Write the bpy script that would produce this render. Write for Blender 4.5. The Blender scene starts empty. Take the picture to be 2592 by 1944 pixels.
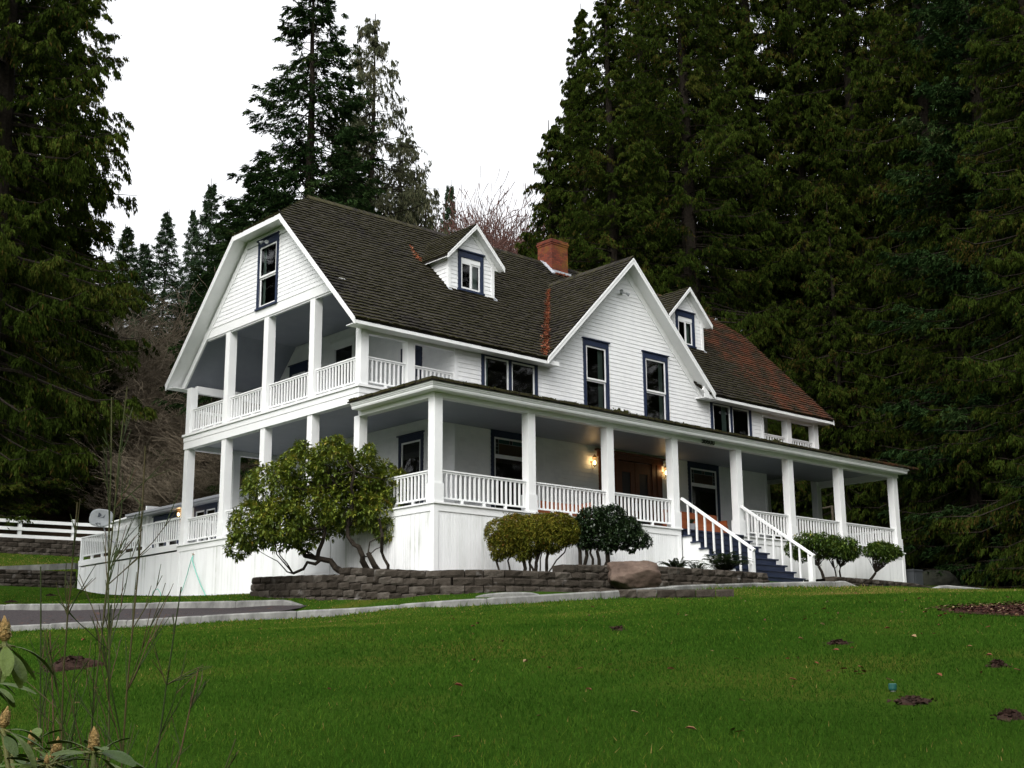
import bpy, math, random
import numpy as np
from mathutils import Vector, Matrix
R = math.radians
sc = bpy.context.scene
C = sc.collection
random.seed(7)
rng = np.random.default_rng(11)

# ------------------------------------------------------------------ camera
CAM = np.array([-20.315, -25.521, -4.513])
YAW, PIT, ROL, FPX = 0.733, 0.227, -0.0079, 3299.0
cam_d = bpy.data.cameras.new('camera')
cam_o = bpy.data.objects.new('camera', cam_d)
C.objects.link(cam_o)
cam_d.sensor_width = 36.0
cam_d.lens = FPX / 2592.0 * 36.0
cam_d.clip_start = 0.1
cam_d.clip_end = 3000
_f = Vector((math.sin(YAW) * math.cos(PIT), math.cos(YAW) * math.cos(PIT), math.sin(PIT)))
_r0 = Vector((math.cos(YAW), -math.sin(YAW), 0))
_u0 = _r0.cross(_f)
_r = _r0 * math.cos(ROL) + _u0 * math.sin(ROL)
_u = -_r0 * math.sin(ROL) + _u0 * math.cos(ROL)
M3 = Matrix((_r, _u, -_f)).transposed()
cam_o.matrix_world = Matrix.Translation(Vector(CAM)) @ M3.to_4x4()
sc.camera = cam_o

# ------------------------------------------------------------------ world, sun, exposure
SUN_EL, SUN_AZ = 42.0, 240.0       # azimuth clockwise from +y
w = bpy.data.worlds.new('World'); sc.world = w; w.use_nodes = True
nt = w.node_tree; nt.nodes.clear()
out = nt.nodes.new('ShaderNodeOutputWorld')
bg = nt.nodes.new('ShaderNodeBackground'); bg.inputs[1].default_value = 0.10
sky = nt.nodes.new('ShaderNodeTexSky'); sky.sky_type = 'NISHITA'; sky.sun_disc = False
sky.sun_elevation = R(SUN_EL); sky.sun_rotation = R(SUN_AZ)
sky.air_density = 1.0; sky.dust_density = 6.0; sky.ozone_density = 1.0
hs = nt.nodes.new('ShaderNodeHueSaturation'); hs.inputs['Saturation'].default_value = 0.18
bg2 = nt.nodes.new('ShaderNodeBackground'); bg2.inputs[1].default_value = 1.0   # even cloud cover
tc = nt.nodes.new('ShaderNodeTexCoord')
nz = nt.nodes.new('ShaderNodeTexNoise'); nz.inputs['Scale'].default_value = 1.6; nz.inputs['Detail'].default_value = 5
cr = nt.nodes.new('ShaderNodeValToRGB')
cr.color_ramp.elements[0].position = 0.3; cr.color_ramp.elements[0].color = (0.90, 0.93, 0.97, 1)
cr.color_ramp.elements[1].position = 0.7; cr.color_ramp.elements[1].color = (1.0, 1.0, 1.0, 1)
add = nt.nodes.new('ShaderNodeAddShader')
L = nt.links.new
L(tc.outputs['Generated'], nz.inputs['Vector']); L(nz.outputs['Fac'], cr.inputs['Fac']); # overcast sky: three times brighter overhead than at the horizon
sz = nt.nodes.new('ShaderNodeSeparateXYZ'); L(tc.outputs['Generated'], sz.inputs[0])
mr_ = nt.nodes.new('ShaderNodeMapRange'); mr_.inputs[1].default_value = 0.0; mr_.inputs[2].default_value = 1.0; mr_.inputs[3].default_value = 0.36; mr_.inputs[4].default_value = 1.0
L(sz.outputs[2], mr_.inputs[0]); vm = nt.nodes.new('ShaderNodeVectorMath'); vm.operation = 'SCALE'
L(cr.outputs['Color'], vm.inputs[0]); L(mr_.outputs[0], vm.inputs['Scale']); L(vm.outputs[0], bg2.inputs['Color'])
L(sky.outputs[0], hs.inputs['Color']); L(hs.outputs[0], bg.inputs['Color'])
L(bg.outputs[0], add.inputs[0]); L(bg2.outputs[0], add.inputs[1]); L(add.outputs[0], out.inputs[0])
sd = bpy.data.lights.new('sun', 'SUN'); sd.energy = 0.7; sd.angle = R(35); sd.color = (1, 0.97, 0.92)
so = bpy.data.objects.new('sun', sd); C.objects.link(so)
az, el = R(SUN_AZ), R(SUN_EL)
tosun = Vector((math.sin(az) * math.cos(el), math.cos(az) * math.cos(el), math.sin(el)))
so.rotation_euler = tosun.to_track_quat('Z', 'Y').to_euler()
so.location = (-30, -20, 40)
sc.view_settings.view_transform = 'Standard'; sc.view_settings.look = 'None'
sc.view_settings.gamma = 1; sc.view_settings.exposure = 0.6
sc.view_settings.use_curve_mapping = False
sc.cycles.max_bounces = 6; sc.cycles.diffuse_bounces = 3; sc.cycles.transparent_max_bounces = 8

# ------------------------------------------------------------------ materials
def mat(name, col, rough=0.7, spec=0.3, metal=0.0):
    m = bpy.data.materials.new(name); m.use_nodes = True
    b = m.node_tree.nodes['Principled BSDF']
    b.inputs['Base Color'].default_value = (*col, 1)
    b.inputs['Roughness'].default_value = rough
    b.inputs['Specular IOR Level'].default_value = spec
    b.inputs['Metallic'].default_value = metal
    return m, m.node_tree, b
def N(t, typ, **kw):
    n = t.nodes.new(typ)
    for k, v in kw.items():
        if k in n.inputs: n.inputs[k].default_value = v
        else: setattr(n, k, v)
    return n
def ramp(t, stops):
    n = t.nodes.new('ShaderNodeValToRGB'); e = n.color_ramp.elements
    while len(e) > 1: e.remove(e[0])
    e[0].position = stops[0][0]; e[0].color = (*stops[0][1], 1)
    for p, c in stops[1:]:
        x = e.new(p); x.color = (*c, 1)
    return n
def noise_mat(name, stops, scale=3.0, detail=6, rough=0.8, spec=0.2, bump=0.0, bscale=None, stretch=None, island=0.0, second=None):
    m, t, b = mat(name, stops[0][1], rough, spec)
    g = N(t, 'ShaderNodeNewGeometry')
    mp = N(t, 'ShaderNodeMapping'); t.links.new(g.outputs['Position'], mp.inputs['Vector'])
    if stretch: mp.inputs['Scale'].default_value = stretch
    n = N(t, 'ShaderNodeTexNoise', Scale=scale, Detail=detail, Roughness=0.65)
    t.links.new(mp.outputs[0], n.inputs['Vector'])
    r = ramp(t, stops)
    if island > 0:
        ma = N(t, 'ShaderNodeMath', operation='MULTIPLY_ADD')
        t.links.new(g.outputs['Random Per Island'], ma.inputs[0]); ma.inputs[1].default_value = island
        m2 = N(t, 'ShaderNodeMath', operation='MULTIPLY_ADD'); m2.inputs[1].default_value = 1.0 - island
        t.links.new(n.outputs['Fac'], m2.inputs[0]); t.links.new(ma.outputs[0], m2.inputs[2]); ma.inputs[2].default_value = 0
        t.links.new(m2.outputs[0], r.inputs[0])
    else: t.links.new(n.outputs['Fac'], r.inputs[0])
    last = r.outputs[0]
    if second:      # (scale, lo, hi, colour): patches of another colour
        n2 = N(t, 'ShaderNodeTexNoise', Scale=second[0], Detail=5); t.links.new(g.outputs['Position'], n2.inputs['Vector'])
        r2 = ramp(t, [(second[1], (0, 0, 0)), (second[2], (1, 1, 1))]); t.links.new(n2.outputs['Fac'], r2.inputs[0])
        mx = N(t, 'ShaderNodeMixRGB'); t.links.new(r2.outputs[0], mx.inputs[0]); t.links.new(last, mx.inputs[1]); mx.inputs[2].default_value = (*second[3], 1)
        last = mx.outputs[0]
    t.links.new(last, b.inputs['Base Color'])
    if bump:
        n3 = N(t, 'ShaderNodeTexNoise', Scale=bscale or scale * 6, Detail=6); t.links.new(mp.outputs[0], n3.inputs['Vector'])
        bp_ = N(t, 'ShaderNodeBump', Strength=bump, Distance=0.02); t.links.new(n3.outputs['Fac'], bp_.inputs['Height'])
        t.links.new(bp_.outputs[0], b.inputs['Normal'])
    return m
def tint_mat(name, stops, rough=0.6, spec=0.25, trans=0.0, nscale=0.0):
    """foliage: colour from the per-face 'tint' attribute"""
    m, t, b = mat(name, stops[0][1], rough, spec)
    a = N(t, 'ShaderNodeAttribute', attribute_name='tint')
    r = ramp(t, stops); src = a.outputs['Fac']
    if nscale:
        g = N(t, 'ShaderNodeNewGeometry'); n = N(t, 'ShaderNodeTexNoise', Scale=nscale, Detail=3); t.links.new(g.outputs['Position'], n.inputs['Vector'])
        q = N(t, 'ShaderNodeMath', operation='MULTIPLY_ADD'); q.inputs[1].default_value = 1.0; q.inputs[2].default_value = -0.5
        t.links.new(n.outputs['Fac'], q.inputs[0])
        s = N(t, 'ShaderNodeMath', operation='ADD'); t.links.new(q.outputs[0], s.inputs[0]); t.links.new(src, s.inputs[1]); src = s.outputs[0]
    t.links.new(src, r.inputs[0]); t.links.new(r.outputs[0], b.inputs['Base Color'])
    if trans:
        tr = N(t, 'ShaderNodeBsdfTranslucent'); t.links.new(r.outputs[0], tr.inputs['Color'])
        mx = N(t, 'ShaderNodeMixShader'); mx.inputs[0].default_value = trans
        o = t.nodes['Material Output']
        t.links.new(b.outputs[0], mx.inputs[1]); t.links.new(tr.outputs[0], mx.inputs[2]); t.links.new(mx.outputs[0], o.inputs['Surface'])
    return m

WHITE = noise_mat('white_paint', [(0.25, (0.76, 0.77, 0.77)), (0.75, (0.83, 0.84, 0.83))], 2.2, 6, 0.5, 0.35, 0.05, 60)
SIDING = noise_mat('siding_paint', [(0.15, (0.70, 0.71, 0.72)), (0.6, (0.82, 0.83, 0.83))], 1.3, 7, 0.55, 0.3, 0.10, 45, stretch=(1, 1, 0.35), island=0.2)
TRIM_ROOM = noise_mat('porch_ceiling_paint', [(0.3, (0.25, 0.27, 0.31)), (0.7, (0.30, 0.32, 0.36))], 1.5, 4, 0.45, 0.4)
NAVY = noise_mat('navy_paint', [(0.3, (0.010, 0.017, 0.042)), (0.7, (0.016, 0.027, 0.062))], 5, 5, 0.5, 0.35, 0.04, 70)
NAVYSTEP = noise_mat('navy_step_paint', [(0.3, (0.009, 0.015, 0.036)), (0.7, (0.018, 0.027, 0.058))], 6, 6, 0.45, 0.4, 0.06, 40)
CEDARWOOD = noise_mat('cedar_boards', [(0.25, (0.24, 0.062, 0.02)), (0.7, (0.38, 0.11, 0.035))], 4, 8, 0.5, 0.35, 0.08, 30, stretch=(0.3, 1, 4))
DOORWOOD = noise_mat('door_wood', [(0.25, (0.075, 0.026, 0.012)), (0.7, (0.14, 0.050, 0.020))], 5, 8, 0.4, 0.4, 0.06, 30, stretch=(4, 4, 0.4))
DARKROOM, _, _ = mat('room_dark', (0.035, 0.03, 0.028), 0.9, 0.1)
CURTAIN = noise_mat('curtain', [(0.3, (0.22, 0.30, 0.25)), (0.7, (0.38, 0.46, 0.40))], 6, 3, 0.9, 0.1, stretch=(6, 6, 0.2))
FLOORP, _, _ = mat('porch_floor', (0.10, 0.11, 0.13), 0.5, 0.3)
IRON, _, _ = mat('dark_metal', (0.02, 0.02, 0.022), 0.5, 0.4)
GREYM, _, _ = mat('grey_metal', (0.35, 0.36, 0.38), 0.45, 0.5, 0.3)
ZINC = noise_mat('galvanised_flashing', [(0.3, (0.30, 0.32, 0.35)), (0.7, (0.48, 0.50, 0.54))], 6, 4, 0.45, 0.5)
def glass_mat():
    m = bpy.data.materials.new('window_glass'); m.use_nodes = True; t = m.node_tree; t.nodes.clear()
    o = N(t, 'ShaderNodeOutputMaterial'); tr = N(t, 'ShaderNodeBsdfTransparent'); tr.inputs[0].default_value = (0.75, 0.8, 0.8, 1)
    gl = N(t, 'ShaderNodeBsdfGlossy', Roughness=0.03); fr = N(t, 'ShaderNodeFresnel', IOR=1.55)
    g = N(t, 'ShaderNodeNewGeometry'); n = N(t, 'ShaderNodeTexNoise', Scale=1.3, Detail=2); t.links.new(g.outputs['Position'], n.inputs['Vector'])
    b = N(t, 'ShaderNodeBump', Strength=0.12, Distance=0.02); t.links.new(n.outputs['Fac'], b.inputs['Height']); t.links.new(b.outputs[0], gl.inputs['Normal'])
    mx = N(t, 'ShaderNodeMixShader'); t.links.new(fr.outputs[0], mx.inputs[0]); t.links.new(tr.outputs[0], mx.inputs[1]); t.links.new(gl.outputs[0], mx.inputs[2])
    t.links.new(mx.outputs[0], o.inputs[0]); return m
GLASS = glass_mat()
def roof_mat(name, litter):
    m, t, b = mat(name, (0.05, 0.045, 0.04), 0.9, 0.15)
    g = N(t, 'ShaderNodeNewGeometry')
    r = ramp(t, [(0.0, (0.003, 0.0026, 0.0023)), (0.5, (0.0125, 0.0105, 0.009)), (1.0, (0.038, 0.033, 0.029))])
    n0 = N(t, 'ShaderNodeTexNoise', Scale=0.7, Detail=5); t.links.new(g.outputs['Position'], n0.inputs['Vector'])
    mixv = N(t, 'ShaderNodeMath', operation='MULTIPLY_ADD'); mixv.inputs[1].default_value = 0.5
    t.links.new(g.outputs['Random Per Island'], mixv.inputs[0])
    hv = N(t, 'ShaderNodeMath', operation='MULTIPLY'); hv.inputs[1].default_value = 0.6; t.links.new(n0.outputs['Fac'], hv.inputs[0]); t.links.new(hv.outputs[0], mixv.inputs[2])
    t.links.new(mixv.outputs[0], r.inputs[0])
    # moss grows along the butts of the courses
    a = N(t, 'ShaderNodeAttribute', attribute_name='butt')
    n1 = N(t, 'ShaderNodeTexNoise', Scale=6.0, Detail=6, Roughness=0.7); t.links.new(g.outputs['Position'], n1.inputs['Vector'])
    n2 = N(t, 'ShaderNodeTexNoise', Scale=0.55, Detail=4); t.links.new(g.outputs['Position'], n2.inputs['Vector'])
    s = N(t, 'ShaderNodeMath', operation='ADD'); t.links.new(n1.outputs['Fac'], s.inputs[0]); t.links.new(n2.outputs['Fac'], s.inputs[1])
    s2 = N(t, 'ShaderNodeMath', operation='MULTIPLY'); t.links.new(s.outputs[0], s2.inputs[0]); t.links.new(a.outputs['Fac'], s2.inputs[1])
    mr = ramp(t, [(0.80, (0, 0, 0)), (1.0, (1, 1, 1))]); t.links.new(s2.outputs[0], mr.inputs[0])
    mm = N(t, 'ShaderNodeMath', operation='MULTIPLY'); mm.inputs[1].default_value = 0.75; t.links.new(mr.outputs[0], mm.inputs[0])
    mc = N(t, 'ShaderNodeMixRGB'); t.links.new(mm.outputs[0], mc.inputs[0]); t.links.new(r.outputs[0], mc.inputs[1]); mc.inputs[2].default_value = (0.046, 0.042, 0.015, 1)
    # fallen needles lie orange over the east end
    sx = N(t, 'ShaderNodeSeparateXYZ'); t.links.new(g.outputs['Position'], sx.inputs[0])
    mrn = N(t, 'ShaderNodeMapRange'); mrn.inputs[1].default_value = 14.8; mrn.inputs[2].default_value = 19.0; mrn.inputs[3].default_value = -0.30; mrn.inputs[4].default_value = litter
    t.links.new(sx.outputs[0], mrn.inputs[0])
    n4 = N(t, 'ShaderNodeTexNoise', Scale=13.0, Detail=8, Roughness=0.85); t.links.new(g.outputs['Position'], n4.inputs['Vector'])
    n5 = N(t, 'ShaderNodeTexNoise', Scale=1.6, Detail=6); t.links.new(g.outputs['Position'], n5.inputs['Vector'])
    p = N(t, 'ShaderNodeMath', operation='MULTIPLY_ADD'); t.links.new(n4.outputs['Fac'], p.inputs[0]); p.inputs[1].default_value = 0.8
    h5 = N(t, 'ShaderNodeMath', operation='MULTIPLY'); h5.inputs[1].default_value = 0.5; t.links.new(n5.outputs['Fac'], h5.inputs[0]); t.links.new(h5.outputs[0], p.inputs[2])
    q = N(t, 'ShaderNodeMath', operation='ADD'); t.links.new(p.outputs[0], q.inputs[0]); t.links.new(mrn.outputs[0], q.inputs[1])
    qr = ramp(t, [(0.60, (0, 0, 0)), (0.74, (1, 1, 1))]); t.links.new(q.outputs[0], qr.inputs[0])
    q2 = N(t, 'ShaderNodeMath', operation='MULTIPLY'); q2.inputs[1].default_value = 0.8; t.links.new(qr.outputs[0], q2.inputs[0])
    mc2 = N(t, 'ShaderNodeMixRGB'); t.links.new(q2.outputs[0], mc2.inputs[0]); t.links.new(mc.outputs[0], mc2.inputs[1]); mc2.inputs[2].default_value = (0.115, 0.035, 0.016, 1)
    t.links.new(mc2.outputs[0], b.inputs['Base Color'])
    bm = N(t, 'ShaderNodeBump', Strength=0.4, Distance=0.02); t.links.new(n1.outputs['Fac'], bm.inputs['Height']); t.links.new(bm.outputs[0], b.inputs['Normal'])
    return m
ROOF = roof_mat('mossy_shakes', 0.005)
def brick_mat():
    m, t, b = mat('chimney_brick', (0.25, 0.06, 0.03), 0.9, 0.1)
    g = N(t, 'ShaderNodeNewGeometry'); sx = N(t, 'ShaderNodeSeparateXYZ'); t.links.new(g.outputs['Position'], sx.inputs[0])
    ad = N(t, 'ShaderNodeMath', operation='ADD'); t.links.new(sx.outputs[0], ad.inputs[0]); t.links.new(sx.outputs[1], ad.inputs[1])
    cb = N(t, 'ShaderNodeCombineXYZ'); t.links.new(ad.outputs[0], cb.inputs[0]); t.links.new(sx.outputs[2], cb.inputs[1])
    br = N(t, 'ShaderNodeTexBrick', Scale=1.0); t.links.new(cb.outputs[0], br.inputs['Vector'])
    br.inputs['Brick Width'].default_value = 0.21; br.inputs['Row Height'].default_value = 0.075; br.inputs['Mortar Size'].default_value = 0.008
    br.inputs['Color1'].default_value = (0.20, 0.048, 0.025, 1); br.inputs['Color2'].default_value = (0.09, 0.026, 0.018, 1); br.inputs['Mortar'].default_value = (0.09, 0.045, 0.035, 1)
    n = N(t, 'ShaderNodeTexNoise', Scale=1.7, Detail=6); t.links.new(g.outputs['Position'], n.inputs['Vector'])
    a2 = N(t, 'ShaderNodeMath', operation='MULTIPLY_ADD'); t.links.new(sx.outputs[0], a2.inputs[0]); a2.inputs[1].default_value = 0.25; a2.inputs[2].default_value = -3.0
    a3 = N(t, 'ShaderNodeMath', operation='ADD'); t.links.new(a2.outputs[0], a3.inputs[0]); t.links.new(n.outputs['Fac'], a3.inputs[1])
    r = ramp(t, [(0.50, (0, 0, 0)), (0.72, (1, 1, 1))]); t.links.new(a3.outputs[0], r.inputs[0])
    k = N(t, 'ShaderNodeMath', operation='MULTIPLY'); k.inputs[1].default_value = 0.65; t.links.new(r.outputs[0], k.inputs[0])
    mx = N(t, 'ShaderNodeMixRGB'); t.links.new(k.outputs[0], mx.inputs[0]); t.links.new(br.outputs[0], mx.inputs[1]); mx.inputs[2].default_value = (0.20, 0.115, 0.018, 1)
    t.links.new(mx.outputs[0], b.inputs['Base Color'])
    bm = N(t, 'ShaderNodeBump', Strength=0.6, Distance=0.01); t.links.new(br.outputs['Fac'], bm.inputs['Height']); bm.invert = True; t.links.new(bm.outputs[0], b.inputs['Normal'])
    return m
BRICK = brick_mat()
BLOCK = noise_mat('retaining_block', [(0.25, (0.020, 0.016, 0.012)), (0.55, (0.048, 0.040, 0.032)), (0.8, (0.10, 0.088, 0.074))], 5, 8, 0.95, 0.1, 0.9, 22, island=0.35, second=(2.2, 0.62, 0.75, (0.16, 0.15, 0.14)))
CONC = noise_mat('curb_concrete', [(0.25, (0.07, 0.07, 0.066)), (0.5, (0.17, 0.17, 0.16)), (0.75, (0.31, 0.31, 0.29))], 2.4, 8, 0.9, 0.1, 0.3, 30, stretch=(1, 1, 0.5))
ASPH = noise_mat('path_asphalt', [(0.3, (0.025, 0.022, 0.023)), (0.7, (0.060, 0.052, 0.053))], 25, 6, 0.9, 0.1, 0.5, 80, second=(3, 0.62, 0.8, (0.12, 0.05, 0.03)))
ROCK = noise_mat('boulder_stone', [(0.3, (0.045, 0.031, 0.024)), (0.55, (0.12, 0.085, 0.066)), (0.8, (0.21, 0.165, 0.13))], 2.0, 9, 0.9, 0.15, 0.8, 9)
DARKROCK = noise_mat('dark_boulder_stone', [(0.3, (0.010, 0.011, 0.009)), (0.7, (0.032, 0.034, 0.024))], 2.5, 8, 0.95, 0.1, 0.8, 9)
SOIL = noise_mat('mole_soil', [(0.3, (0.012, 0.007, 0.005)), (0.7, (0.042, 0.023, 0.017))], 14, 8, 0.95, 0.1, 0.9, 30)
BARK = noise_mat('bark', [(0.3, (0.012, 0.010, 0.008)), (0.7, (0.036, 0.029, 0.022))], 6, 6, 0.95, 0.05, 0.7, 20, stretch=(2, 2, 0.4))
DARKBARK = noise_mat('shrub_bark', [(0.3, (0.012, 0.010, 0.008)), (0.7, (0.035, 0.029, 0.022))], 10, 6, 0.95, 0.05, 0.6, 40)
TWIG = noise_mat('bare_twig', [(0.2, (0.085, 0.066, 0.046)), (0.8, (0.22, 0.185, 0.135))], 0.4, 5, 0.9, 0.1, island=0.5)
REDTWIG = noise_mat('reddish_alder_twig', [(0.2, (0.060, 0.028, 0.022)), (0.8, (0.125, 0.070, 0.058))], 0.5, 4, 0.9, 0.1, island=0.5)
def ground_mat():
    m, t, b = mat('lawn_ground', (0.03, 0.06, 0.01), 1.0, 0.0)
    g = N(t, 'ShaderNodeNewGeometry')
    n = N(t, 'ShaderNodeTexNoise', Scale=0.35, Detail=6); t.links.new(g.outputs['Position'], n.inputs['Vector'])
    r = ramp(t, [(0.35, (0.023, 0.056, 0.006)), (0.55, (0.036, 0.075, 0.009)), (0.72, (0.074, 0.085, 0.014))]); t.links.new(n.outputs['Fac'], r.inputs[0])
    n2 = N(t, 'ShaderNodeTexNoise', Scale=30, Detail=6, Roughness=0.8); t.links.new(g.outputs['Position'], n2.inputs['Vector'])
    v = ramp(t, [(0.3, (0.45, 0.45, 0.45)), (0.7, (1.2, 1.2, 1.2))]); t.links.new(n2.outputs['Fac'], v.inputs[0])
    mu = N(t, 'ShaderNodeMixRGB', blend_type='MULTIPLY'); mu.inputs[0].default_value = 1; t.links.new(r.outputs[0], mu.inputs[1]); t.links.new(v.outputs[0], mu.inputs[2])
    # woodland floor beyond the garden
    a = N(t, 'ShaderNodeAttribute', attribute_name='wood')
    wr = ramp(t, [(0.3, (0.015, 0.011, 0.007)), (0.7, (0.050, 0.036, 0.022))]); t.links.new(n2.outputs['Fac'], wr.inputs[0])
    mx = N(t, 'ShaderNodeMixRGB'); t.links.new(a.outputs['Fac'], mx.inputs[0]); t.links.new(mu.outputs[0], mx.inputs[1]); t.links.new(wr.outputs[0], mx.inputs[2])
    t.links.new(mx.outputs[0], b.inputs['Base Color'])
    bm = N(t, 'ShaderNodeBump', Strength=0.8, Distance=0.04); t.links.new(n2.outputs['Fac'], bm.inputs['Height']); t.links.new(bm.outputs[0], b.inputs['Normal'])
    return m
GROUND = ground_mat()
GRASSM = tint_mat('grass_blades', [(0.0, (0.017, 0.046, 0.005)), (0.45, (0.036, 0.092, 0.009)), (0.8, (0.080, 0.132, 0.015)), (0.93, (0.13, 0.13, 0.020)), (1.0, (0.24, 0.18, 0.06))], 1.0, 0.0, 0.3)
CEDARF = tint_mat('cedar_foliage', [(0.0, (0.009, 0.015, 0.003)), (0.4, (0.019, 0.031, 0.005)), (0.75, (0.034, 0.050, 0.008)), (0.90, (0.048, 0.050, 0.010)), (1.0, (0.048, 0.026, 0.009))], 1.0, 0.0, 0.18)
SPRUCEF = tint_mat('spruce_foliage', [(0.0, (0.007, 0.017, 0.005)), (0.5, (0.018, 0.038, 0.011)), (0.85, (0.036, 0.062, 0.018)), (1.0, (0.07, 0.07, 0.03))], 1.0, 0.02, 0.15)
HAZEDF = tint_mat('hazed_hill_fir_foliage', [(0.0, (0.018, 0.034, 0.016)), (0.5, (0.036, 0.062, 0.030)), (1.0, (0.065, 0.095, 0.050))], 1.0, 0.0, 0.15)  # distance haze mixed into the leaf colour: paler, bluer green for far firs
HEMF = tint_mat('hemlock_foliage', [(0.0, (0.030, 0.036, 0.017)), (0.5, (0.055, 0.062, 0.030)), (1.0, (0.10, 0.092, 0.05))], 0.8, 0.12, 0.15)
RHODO = tint_mat('rhododendron_leaf', [(0.0, (0.045, 0.075, 0.012)), (0.45, (0.115, 0.160, 0.018)), (0.8, (0.22, 0.235, 0.028)), (1.0, (0.24, 0.18, 0.03))], 0.5, 0.25, 0.15)
CAMEL = tint_mat('dark_glossy_leaf', [(0.0, (0.010, 0.022, 0.008)), (0.6, (0.022, 0.042, 0.014)), (1.0, (0.045, 0.070, 0.022))], 0.35, 0.5, 0.06)
HEATH = tint_mat('trimmed_conifer_leaf', [(0.0, (0.05, 0.070, 0.008)), (0.4, (0.125, 0.135, 0.012)), (0.7, (0.21, 0.185, 0.02)), (1.0, (0.24, 0.11, 0.025))], 0.75, 0.15, 0.1)
LAUREL = tint_mat('laurel_leaf', [(0.0, (0.022, 0.045, 0.008)), (0.5, (0.060, 0.110, 0.014)), (0.9, (0.120, 0.165, 0.022)), (1.0, (0.20, 0.18, 0.03))], 0.5, 0.25, 0.12)
FERNM = tint_mat('fern_frond', [(0.0, (0.018, 0.035, 0.010)), (0.6, (0.040, 0.065, 0.018)), (1.0, (0.08, 0.095, 0.03))], 0.6, 0.3, 0.15)

# ------------------------------------------------------------------ mesh builder
class MB:
    def __init__(s): s.v = []; s.f = []; s.a = []
    def add(s, vs, fs, a=0.0):
        o = len(s.v); s.v += [tuple(p) for p in vs]; s.f += [tuple(i + o for i in f) for f in fs]; s.a += [a] * len(fs)
    def box(s, x0, x1, y0, y1, z0, z1):
        if x0 > x1: x0, x1 = x1, x0
        if y0 > y1: y0, y1 = y1, y0
        s.add([(x0, y0, z0), (x1, y0, z0), (x1, y1, z0), (x0, y1, z0), (x0, y0, z1), (x1, y0, z1), (x1, y1, z1), (x0, y1, z1)],
              [(0, 3, 2, 1), (4, 5, 6, 7), (0, 1, 5, 4), (1, 2, 6, 5), (2, 3, 7, 6), (3, 0, 4, 7)])
    def mbox(s, m, u0, u1, n0, n1, z0, z1):
        P = [m(u, n, z) for z in (z0, z1) for (u, n) in ((u0, n0), (u1, n0), (u1, n1), (u0, n1))]
        s.add(P, [(0, 3, 2, 1), (4, 5, 6, 7), (0, 1, 5, 4), (1, 2, 6, 5), (2, 3, 7, 6), (3, 0, 4, 7)])
    def prism(s, poly, d):
        d = Vector(d); a = [Vector(p) for p in poly]; b = [p + d for p in a]; n = len(a)
        s.add(a + b, [tuple(range(n))[::-1], tuple(range(n, 2 * n))] + [(i, (i + 1) % n, n + (i + 1) % n, n + i) for i in range(n)])
    def face_out(s, P, n):
        a, b, c = Vector(P[0]), Vector(P[1]), Vector(P[2])
        if (b - a).cross(c - a).dot(Vector(n)) < 0: P = P[::-1]
        s.add(P, [tuple(range(len(P)))])
    def bar(s, p, q, w_, h_, up=(0, 0, 1)):
        p = Vector(p); q = Vector(q); d = (q - p).normalized(); up = Vector(up)
        sd_ = d.cross(up).normalized() * w_ / 2; u = sd_.cross(d).normalized() * h_ / 2
        P = [e + a_ * sd_ + b_ * u for e in (p, q) for a_, b_ in ((-1, -1), (1, -1), (1, 1), (-1, 1))]
        s.add(P, [(0, 1, 2, 3), (7, 6, 5, 4), (0, 4, 5, 1), (1, 5, 6, 2), (2, 6, 7, 3), (3, 7, 4, 0)])
    def tube(s, pts, rad, n=6, cap=True):
        pts = [Vector(p) for p in pts]; k = len(pts)
        if not hasattr(rad, '__len__'): rad = [rad] * k
        ref = Vector((0.3, 0.1, 1)); vs = []
        for i, p in enumerate(pts):
            d = (pts[min(i + 1, k - 1)] - pts[max(i - 1, 0)]).normalized()
            a = d.cross(ref)
            if a.length < 0.05: a = d.cross(Vector((1, 0, 0)))
            a.normalize(); b = d.cross(a)
            vs += [p + (a * math.cos(t) + b * math.sin(t)) * rad[i] for t in [2 * math.pi * j / n for j in range(n)]]
        fs = [(i * n + j, i * n + (j + 1) % n, (i + 1) * n + (j + 1) % n, (i + 1) * n + j) for i in range(k - 1) for j in range(n)]
        if cap: fs += [tuple(range(n))[::-1], tuple(range((k - 1) * n, k * n))]
        s.add(vs, fs)
    def lathe(s, c, prof, n=12, axis=(0, 0, 1)):
        c = Vector(c); ax = Vector(axis).normalized(); a = ax.orthogonal().normalized(); b = ax.cross(a)
        vs = [c + ax * h + (a * math.cos(2 * math.pi * j / n) + b * math.sin(2 * math.pi * j / n)) * r for r, h in prof for j in range(n)]
        k = len(prof)
        fs = [(i * n + j, i * n + (j + 1) % n, (i + 1) * n + (j + 1) % n, (i + 1) * n + j) for i in range(k - 1) for j in range(n)]
        fs += [tuple(range(n))[::-1], tuple(range((k - 1) * n, k * n))]
        s.add(vs, fs)
    def build(s, name, m, parent=None, attr=None, smooth=False, **tags):
        base = Vector(parent.matrix_world.translation) if parent else Vector(tags.pop('loc', (0, 0, 0)))
        if parent: base = Vector(parent['_base'])
        me = bpy.data.meshes.new(name)
        me.from_pydata([(p[0] - base[0], p[1] - base[1], p[2] - base[2]) for p in s.v], [], s.f)
        if attr:
            at = me.attributes.new(attr, 'FLOAT', 'FACE'); at.data.foreach_set('value', np.array(s.a, dtype=np.float32))
        me.materials.append(m)
        if smooth: me.polygons.foreach_set('use_smooth', [True] * len(me.polygons))
        o = bpy.data.objects.new(name, me); C.objects.link(o)
        if parent: o.parent = parent
        else: o.location = base
        o['_base'] = list(base)
        for k_, v_ in tags.items(): o[k_] = v_
        return o
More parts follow.
